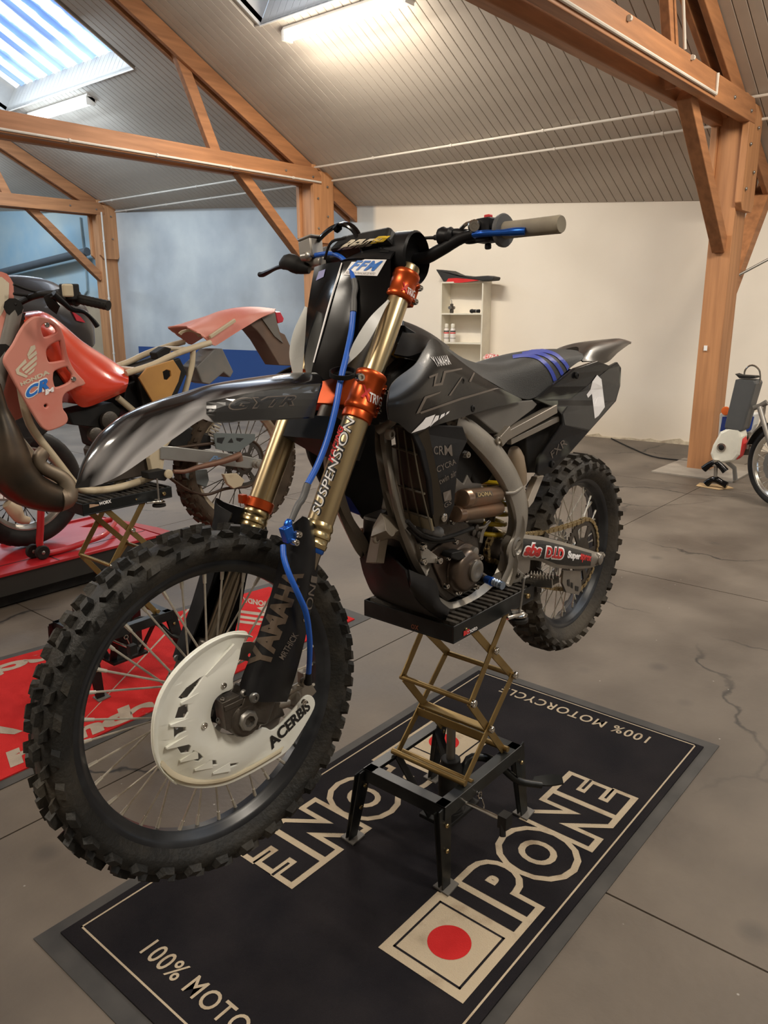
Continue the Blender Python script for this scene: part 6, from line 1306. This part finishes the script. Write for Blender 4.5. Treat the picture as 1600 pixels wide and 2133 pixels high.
# ================================================================== third bike on the red lift table
lt = thing('lift_table', 'long low red lift table with black sides behind the red and white bike', 'lift table', (1.6, 4.15, 0))
O3 = A([1.6, 4.15, 0])
def q4(mb): mb.v = [tuple(A(p) - O3) for p in mb.v]; return mb
q4(MB().prism([(.0, 3.83, .185), (2.52, 3.83, .185), (2.52, 4.50, .185), (.0, 4.50, .185)], (0, 0, .015))).build('top_plate', REDD, lt, bevel=.003)
q4(MB().prism([(2.53, 3.83, .2), (2.53, 4.50, .2), (2.95, 4.50, .03), (2.95, 3.83, .03)], (0, 0, -.012))).build('ramp', REDD, lt)
q4(MB().box((1.26, 3.85, .13), (2.5, .012, .10)).box((1.26, 4.48, .13), (2.5, .012, .10))).build('side_skirt', mat('black_skirt', (.025, .025, .022), .5), lt)
q4(MB().box((1.3, 4.15, .05), (2.2, .5, .08))).build('table_base', BLKM, lt)
q4(MB().box((1.26, 3.97, .2005), (2.5, .006, .002)).box((1.9, 3.97, .2005), (.006, .28, .002))).build('plate_seam', PBLK, lt)
q4(MB().box((2.3, 4.49, .205), (.5, .02, .012))).build('edge_lip', REDD, lt)
tag(MB().tube([W.pl(0, 1243, 3.2 , 1), W.pl(62, 1229, 3.2, 1)], .012, 8).prism([W.pl(62, 1224, 3.2, 1), W.pl(92, 1230, 3.2, 1), W.pl(62, 1236, 3.2, 1)], (0, .03, 0)).build('lever_bar', STEELD), 'grey steel lever lying in front of the red lift table', 'lever') if False else None
b3 = thing('motorcycle', 'dark motorcycle with spoked rear wheel standing on the red lift table at the left edge', 'motorcycle', (1.9, 4.2, .2))
O4 = A([1.9, 4.2, .2]); F4 = Frame(np.eye(3), O4)
C3w = F4.pl(52, 1022, 0.0); C3w[2] = .330
tyre(C3w, .330, .225, .062, 40, .006, 'wide', b3, BLKM, slick=True); rim(C3w, .224, .042, b3, ALUL); spokes(C3w, .20, .05, .04, 32, b3, BLKM)
h = MB(); lathe_y(h, C3w, [(-.06, 0), (-.06, .06), (-.02, .09), (.02, .09), (.06, .06), (.06, 0)], 24, False); h.build('hub', BLKM, b3)
sa3 = MB().prism(F4.line([(-60, 1000), (0, 1013), (30, 1017), (54, 1038), (50, 1043), (0, 1044), (-60, 1042)], -.13), (0, .03, 0)).build('swingarm', mat('grey_arm3', (.22, .19, .18), .5, .4), b3, bevel=.003)
print_on('lettering', PWHITE, sa3, F4, [(-14, 1039), (44, 1039), (38, 1026), (-14, 1026)], text='lines', bold=.06, shear=.1, grid=3)
MB().tube(F4.line([(15, 1048), (30, 1062), (42, 1080), (60, 1084)], -.14), [.03, .04, .03, .02], 10, res=12).build('brake_arm', IVORY, b3)
MB().tube(F4.line([(-50, 640), (20, 640), (90, 660), (140, 690), (168, 730)], .0), [.10, .14, .17, .16, .08], 20, res=18, sq=1.15).build('tail_cowl', mat('dark_cowl', (.03, .03, .035), .35, coat=.3), b3)
MB().prism(F4.line([(150, 648), (168, 660), (178, 672), (160, 668)], -.165), (0, .02, 0)).build('tail_light', mat('red_lens', (0, 0, 0)), b3)
MB().tube(F4.line([(60, 780), (40, 900), (20, 1010)], .0), .05, 10).tube(F4.line([(150, 760), (100, 840), (50, 900)], .0), .04, 10).build('subframe', BLKM, b3)
MB().prism(F4.line([(-60, 700), (60, 720), (140, 760), (100, 900), (20, 960), (-60, 980)], -.06), (0, .16, 0)).build('engine', BLKM, b3, bevel=.01)
ps = thing('paddock_stand', 'red tubular paddock stand with small black wheels beside the rear wheel on the lift table', 'stand', (2.0, 3.95, .2))
O5 = A([2.0, 3.95, .2]); F5 = Frame(np.eye(3), O5)
MB().tube([F5.pl(86, 1045, -.02), F5.pl(84, 1100, -.02), F5.pl(83, 1135, -.02), F5.pl(92, 1152, -.02)], .024, 12, res=16, sq=.7).build('upright', REDD, ps)
MB().tube([F5.pl(92, 1155, -.02), F5.pl(140, 1143, -.02), F5.pl(190, 1125, -.02), F5.pl(215, 1115, .0), F5.pl(232, 1098, .10), F5.pl(240, 1084, .22), F5.pl(232, 1082, .30), F5.pl(150, 1108, .42)], .016, 12, res=40).build('loop_tube', REDD, ps)
for (x, y, v) in ((70, 1158, .02), (90, 1164, -.04), (14, 1131, .44)):
    c = F5.pl(x, y, v); c[2] = .038; o = MB().lathe(c, (0, 1, 0), [(-.012, .018), (-.012, .034), (-.008, .038), (.008, .038), (.012, .034), (.012, .018)], 20).build('caster', BLKM, ps)
    MB().lathe(c, (0, 1, 0), [(-.016, .006), (-.013, .010), (.016, .010)], 10).build('caster_bolt', STEELD, o)
# ================================================================== shelf on the far wall
sh0 = thing('bookcase', 'narrow white bookcase against the cream wall behind the seat of the black bike', 'bookcase', (8.33, 5.65, 0))
SO = A([8.33, 5.65, 0]); ang = math.atan(.11); RS3 = Rz(ang)
FX = 8.20; ztop = 1.79
WPT = mat('white_laminate', (.72, .68, .57), .5)
sh0.rotation_euler = (0, 0, ang)
MB().box((.0, -.285, ztop / 2), (.25, .018, ztop)).build('side_panel', WPT, sh0, bevel=.001); MB().box((.0, .285, ztop / 2), (.25, .018, ztop)).build('side_panel', WPT, sh0, bevel=.001)
MB().box((.122, 0, ztop / 2), (.006, .56, ztop)).build('back_panel', WPT, sh0)
zs = []
for py in (654, 715): zs.append(float(W.pl(950, py, 8.19, 0)[2]))
for z in [ztop - .009, zs[0], zs[1], zs[1] - .34, zs[1] - .68, .05]: MB().box((0, 0, z), (.245, .552, .018)).build('shelf_board', WPT, sh0, bevel=.001)
def on_shelf(px, py, z): p = W.pl(px, py, 8.26, 0); return (float(p[0]), float(p[1]), z + .0095)
c = thing('carburettor', 'small grey carburettor on the upper shelf of the bookcase', 'engine part', on_shelf(941, 648, zs[0]))
MB().lathe((0, 0, 0), (0, 0, 1), [(0, .022), (.02, .026), (.045, .024), (.05, .035), (.07, .035), (.078, .02), (.11, .02), (.115, .012)], 16).build('body', ALUD, c)
MB().tube([(-.05, 0, .065), (.05, 0, .065)], .02, 12).tube([(0, 0, .11), (0, .005, .15), (0, .02, .17)], .005, 8, res=8).build('throat', STEELD, c)
c = thing('torch', 'short black torch lying on the upper shelf of the bookcase', 'torch', on_shelf(988, 650, zs[0]))
MB().lathe((0, .055, .024), (0, -1, 0), [(0, .020), (.015, .024), (.03, .024), (.035, .020), (.10, .020), (.13, .022), (.132, .018)], 16).build('barrel', BLKM, c); MB().lathe((0, -.03, .024), (0, -1, 0), [(0, .0205), (.012, .0205)], 16).build('ring', ALUL, c)
for i, (px, lb) in enumerate(((930, 'left one of two white spray bottles on the lower visible shelf'), (943, 'right one of two white spray bottles on the lower visible shelf'))):
    c = thing('spray_bottle', lb, 'bottle', on_shelf(px, 712, zs[1]), 'spray bottles on the bookcase')
    o = MB().lathe((0, 0, 0), (0, 0, 1), [(0, .030), (.004, .034), (.14, .034), (.165, .026), (.175, .016)], 20).build('bottle', mat('bottle_white', (.72, .68, .64), .4), c)
    MB().lathe((0, 0, 0), (0, 0, 1), [(.175, .024), (.21, .026), (.225, .02)], 16).build('cap', mat('bottle_cap', (.75, .72, .62), .4), c)
    MB().lathe((0, 0, 0), (0, 0, 1), [(.045, .0347), (.05, .0347)], 20).build('label_band', PBLK, o); MB().lathe((0, 0, 0), (0, 0, 1), [(.105, .0347), (.12, .0347)], 20).build('label_band', PRED, o); MB().lathe((0, 0, 0), (0, 0, 1), [(.126, .0347), (.14, .0347)], 20).build('label_band', PBLK, o)
c = thing('bike_seat', 'black motorcycle seat with a red side lying on top of the bookcase', 'seat', (8.28, 5.65, ztop)); F6 = Frame(np.eye(3), A([8.28, 5.65, ztop]))
MB().prism([F6.pl(x, y, -.08, 0) for x, y in ((907, 561), (935, 564), (955, 573), (985, 576), (1015, 574), (1029, 577), (1027, 584), (1005, 586), (990, 583), (960, 589), (925, 590))], (.16, 0, 0)).build('seat_foam', SEATM, c, bevel=.012)
MB().prism([F6.pl(x, y, -.084, 0) for x, y in ((928, 589), (934, 580), (950, 579), (985, 582), (998, 584), (960, 589))], (.01, 0, 0)).build('side_cover', PRED, c)
c = thing('cloth_bundle', 'red and white checked cloth bundle behind the saddle of the black bike', 'cloth', tuple(W.pl(1022, 748, 8.08, 0)))
MB().tube([(0, .10, 0), (.02, .06, .02), (-.02, .03, .0), (.03, .0, .025), (0, -.03, 0), (.02, -.07, .02), (0, -.11, .0)], [.02, .04, .035, .045, .035, .04, .02], 12, res=30).build('cloth', mat('checked_cloth', (.62, .10, .10), .9, col2=(.75, .68, .62), scale=45, lo=.48, hi=.54), c)
c2 = tuple(W.pl(1022, 748, 8.08, 0)); zb = c2[2] - .045
o = MB().box((c2[0], c2[1], zb / 2), (.30, .34, zb)).build('storage_box', WPT, None, bevel=.004); tag(o, 'white box beside the bookcase carrying the checked cloth', 'box')
# ================================================================== things at the right edge by the timber post
XP = 6.72
mb_ = thing('folding_moped', 'white tank and long dark seat of a small moped stood upright beside the right post', 'moped', (6.75, 1.95, 0)); O6 = A([6.75, 1.95, 0]); F7 = Frame(np.eye(3), O6)
def X7(pts, v=XP): return [F7.pl(x, y, v - 6.75, 0) for x, y in pts]
MB().prism(X7([(1532, 790), (1572, 793), (1575, 800), (1547, 897), (1542, 900), (1509, 893), (1509, 888)]), (.20, 0, 0)).build('seat', mat('seat_grey', (.075, .078, .08), .5), mb_, bevel=.012)
MB().prism(X7([(1514, 893), (1543, 896), (1546, 910), (1540, 948), (1528, 962), (1508, 965), (1483, 958), (1479, 946), (1484, 928), (1500, 900)]), (.16, 0, 0)).build('tank', mat('cream_tank', (.74, .72, .62), .3, coat=.4), mb_, bevel=.022)
MB().prism(X7([(1545, 905), (1549, 925), (1540, 952), (1534, 958)], XP + .02), (.1, -.004, 0)).build('tank_stripe', PRED, mb_)
q = X7([(1503, 932)], XP - .003)[0]; MB().lathe(q, (-1, 0, 0), [(0, .036), (.003, .036), (.004, .026)], 24).build('badge', CHROME, mb_); MB().lathe(q, (-1, 0, 0), [(.004, .024), (.006, .020), (.008, .008)], 16).build('badge_centre', BLKM, mb_)
MB().prism(X7([(1531, 779), (1540, 782), (1572, 784), (1574, 788), (1560, 789), (1540, 788)]), (.12, 0, 0)).build('top_bracket', BLKM, mb_)
MB().tube([*X7([(1551, 788), (1552, 772), (1561, 762), (1572, 762), (1582, 772), (1584, 790), (1582, 800)], XP + .10)], .007, 8, res=20).build('grab_rail', CHROME, mb_)
MB().tube(X7([(1466, 977), (1478, 968), (1491, 964), (1503, 972), (1512, 982)]), [.030, .026, .030, .026, .030], 12, res=14).build('handle_clamp', BLKG, mb_)
MB().tube(X7([(1492, 958), (1491, 985), (1490, 1004)]), .016, 10).build('steering_stem', ALUL, mb_)
MB().tube(X7([(1471, 1008), (1481, 1000), (1492, 999), (1503, 1005), (1515, 1011)]), [.030, .026, .030, .026, .030], 12, res=14).build('base_clamp', BLKG, mb_)
MB().tube(X7([(1492, 957), (1490, 970)]), .028, 12).build('stem_top', CHROME, mb_)
o = MB().prism([A([*C_[:2], .002]) for C_ in [W.pl(1450, 1013, .0, 2), W.pl(1497, 1021, 0, 2), W.pl(1528, 1018, 0, 2), W.pl(1512, 1012, 0, 2), W.pl(1458, 1007, 0, 2)]], (0, 0, .005)).build('cardboard_sheet', mat('cardboard2', (.48, .33, .17), .8)); tag(o, 'small tan cardboard piece on the floor under the upright moped', 'cardboard')
XM = 7.05
fm_ = thing('moped', 'blue and white moped with a silver lever partly hidden behind the upright seat', 'moped', (7.1, 1.75, 0)); O7 = A([7.1, 1.75, 0]); F8 = Frame(np.eye(3), O7)
def X8(pts, v=XM): return [F8.pl(x, y, v - 7.1, 0) for x, y in pts]
MB().prism(X8([(1499, 862), (1506, 858), (1575, 862), (1572, 885), (1562, 905), (1515, 905), (1500, 950), (1494, 930)]), (.12, 0, 0)).build('leg_shield', mat('moped_white', (.60, .60, .58), .45), fm_, bevel=.01)
MB().prism(X8([(1505, 868), (1520, 868), (1512, 902), (1500, 898)], XM - .006), (.004, 0, 0)).prism(X8([(1560, 866), (1571, 868), (1565, 895), (1552, 902), (1548, 890)], XM - .006), (.004, 0, 0)).build('blue_panel', mat('moped_blue', (.02, .045, .22), .4), fm_)
MB().lathe(X8([(1512, 856)], XM - .01)[0], (-1, 0, 0), [(0, .038), (.01, .034), (.014, .0)], 20).build('orange_reflector', mat('orange_lens', (.75, .15, .03), .3), fm_)
MB().tube(X8([(1594, 842), (1591, 862), (1584, 885), (1570, 903), (1560, 918), (1556, 935)], XM - .25), .011, 8, res=18).build('lever', ALUL, fm_)
MB().tube(X8([(1570, 850), (1584, 845), (1598, 838)], XM - .25), [.022, .020, .024], 10).build('grip', GREYF, fm_)
MB().prism(X8([(1545, 905), (1558, 903), (1562, 930), (1560, 948), (1540, 948)], XM - .15), (.1, 0, 0)).tube(X8([(1560, 928), (1577, 930)], XM - .2), .008, 8).build('engine', ALUD, fm_, bevel=.004)
MB().tube(X8([(1500, 950), (1530, 975), (1532, 1000)], XM), .02, 8).build('stand_leg', STEELD, fm_)
wt = A([6.33, 1.40, .325]); bk4 = thing('spoked_bicycle', 'light motorbike with a silver rimmed wheel cut off by the right edge', 'motorcycle', (6.33, 1.4, 0)); bk4.name = 'light_motorcycle'
WR = Rz(R(62)); XF4 = (WR, A([0, 0, .325]))
tyre(A([0, 0, 0]), .325, .262, .034, 44, .005, 'wide', bk4, BLKM, XF4, slick=True); rim(A([0, 0, 0]), .262, .024, bk4, mat('silver_rim', (.66, .65, .60), .22, .9), XF4); spokes(A([0, 0, 0]), .24, .03, .03, 32, bk4, SPOKE, XF4)
h = MB(); lathe_y(h, A([0, 0, 0]), [(-.05, 0), (-.05, .03), (-.02, .05), (.02, .05), (.05, .03), (.05, 0)], 20, False); h.xf(*XF4); h.build('hub', BLKM, bk4)
lp = [[(.14 * math.cos(t) * (1 + .02 * math.cos(16 * t)), .14 * math.sin(t) * (1 + .02 * math.cos(16 * t))) for t in np.linspace(0, 2 * math.pi, 96, endpoint=False)], [(.10 * math.cos(t), .10 * math.sin(t)) for t in np.linspace(0, 2 * math.pi, 36, endpoint=False)]]
place_flat(flat(lp, .003), 'brake_disc', STEELD, lambda x, y, z: WR @ A([x, .05 + z, y]) + XF4[1], bk4)
for s in (-1, 1): MB().tube([WR @ A([0, s * .07, 0]) + XF4[1], WR @ A([.22, s * .07, .42]) + XF4[1]], .02, 12).build('fork_tube', ALUL, bk4)
MB().surf([[WR @ A([.33 * math.cos(q), s * .055, .34 * math.sin(q)]) + XF4[1] for q in np.linspace(R(20), R(130), 10)] for s in (-1, 0, 1)], 16, 6, .003).build('fender', BLKM, bk4)
o = MB().tube([(wx(3.4) - .1, 3.75, .008), (8.1, 3.3, .008), (7.75, 2.9, .008), (7.75, 2.55, .008)], .007, 6, res=16).build('floor_cable', BLKM); tag(o, 'thin black cable on the floor by the cream wall', 'cable')
o = MB().tube([(wx(1.7) - .02, 1.9, 2.1), (wx(1.6) - .02, 1.7, 1.95), (wx(1.6) - .02, 1.62, 1.6), (wx(1.7) - .02, 1.7, 1.25)], .004, 6, res=16).build('wall_wire', GREYS); tag(o, 'thin wire hanging on the cream wall at the right edge', 'wire')
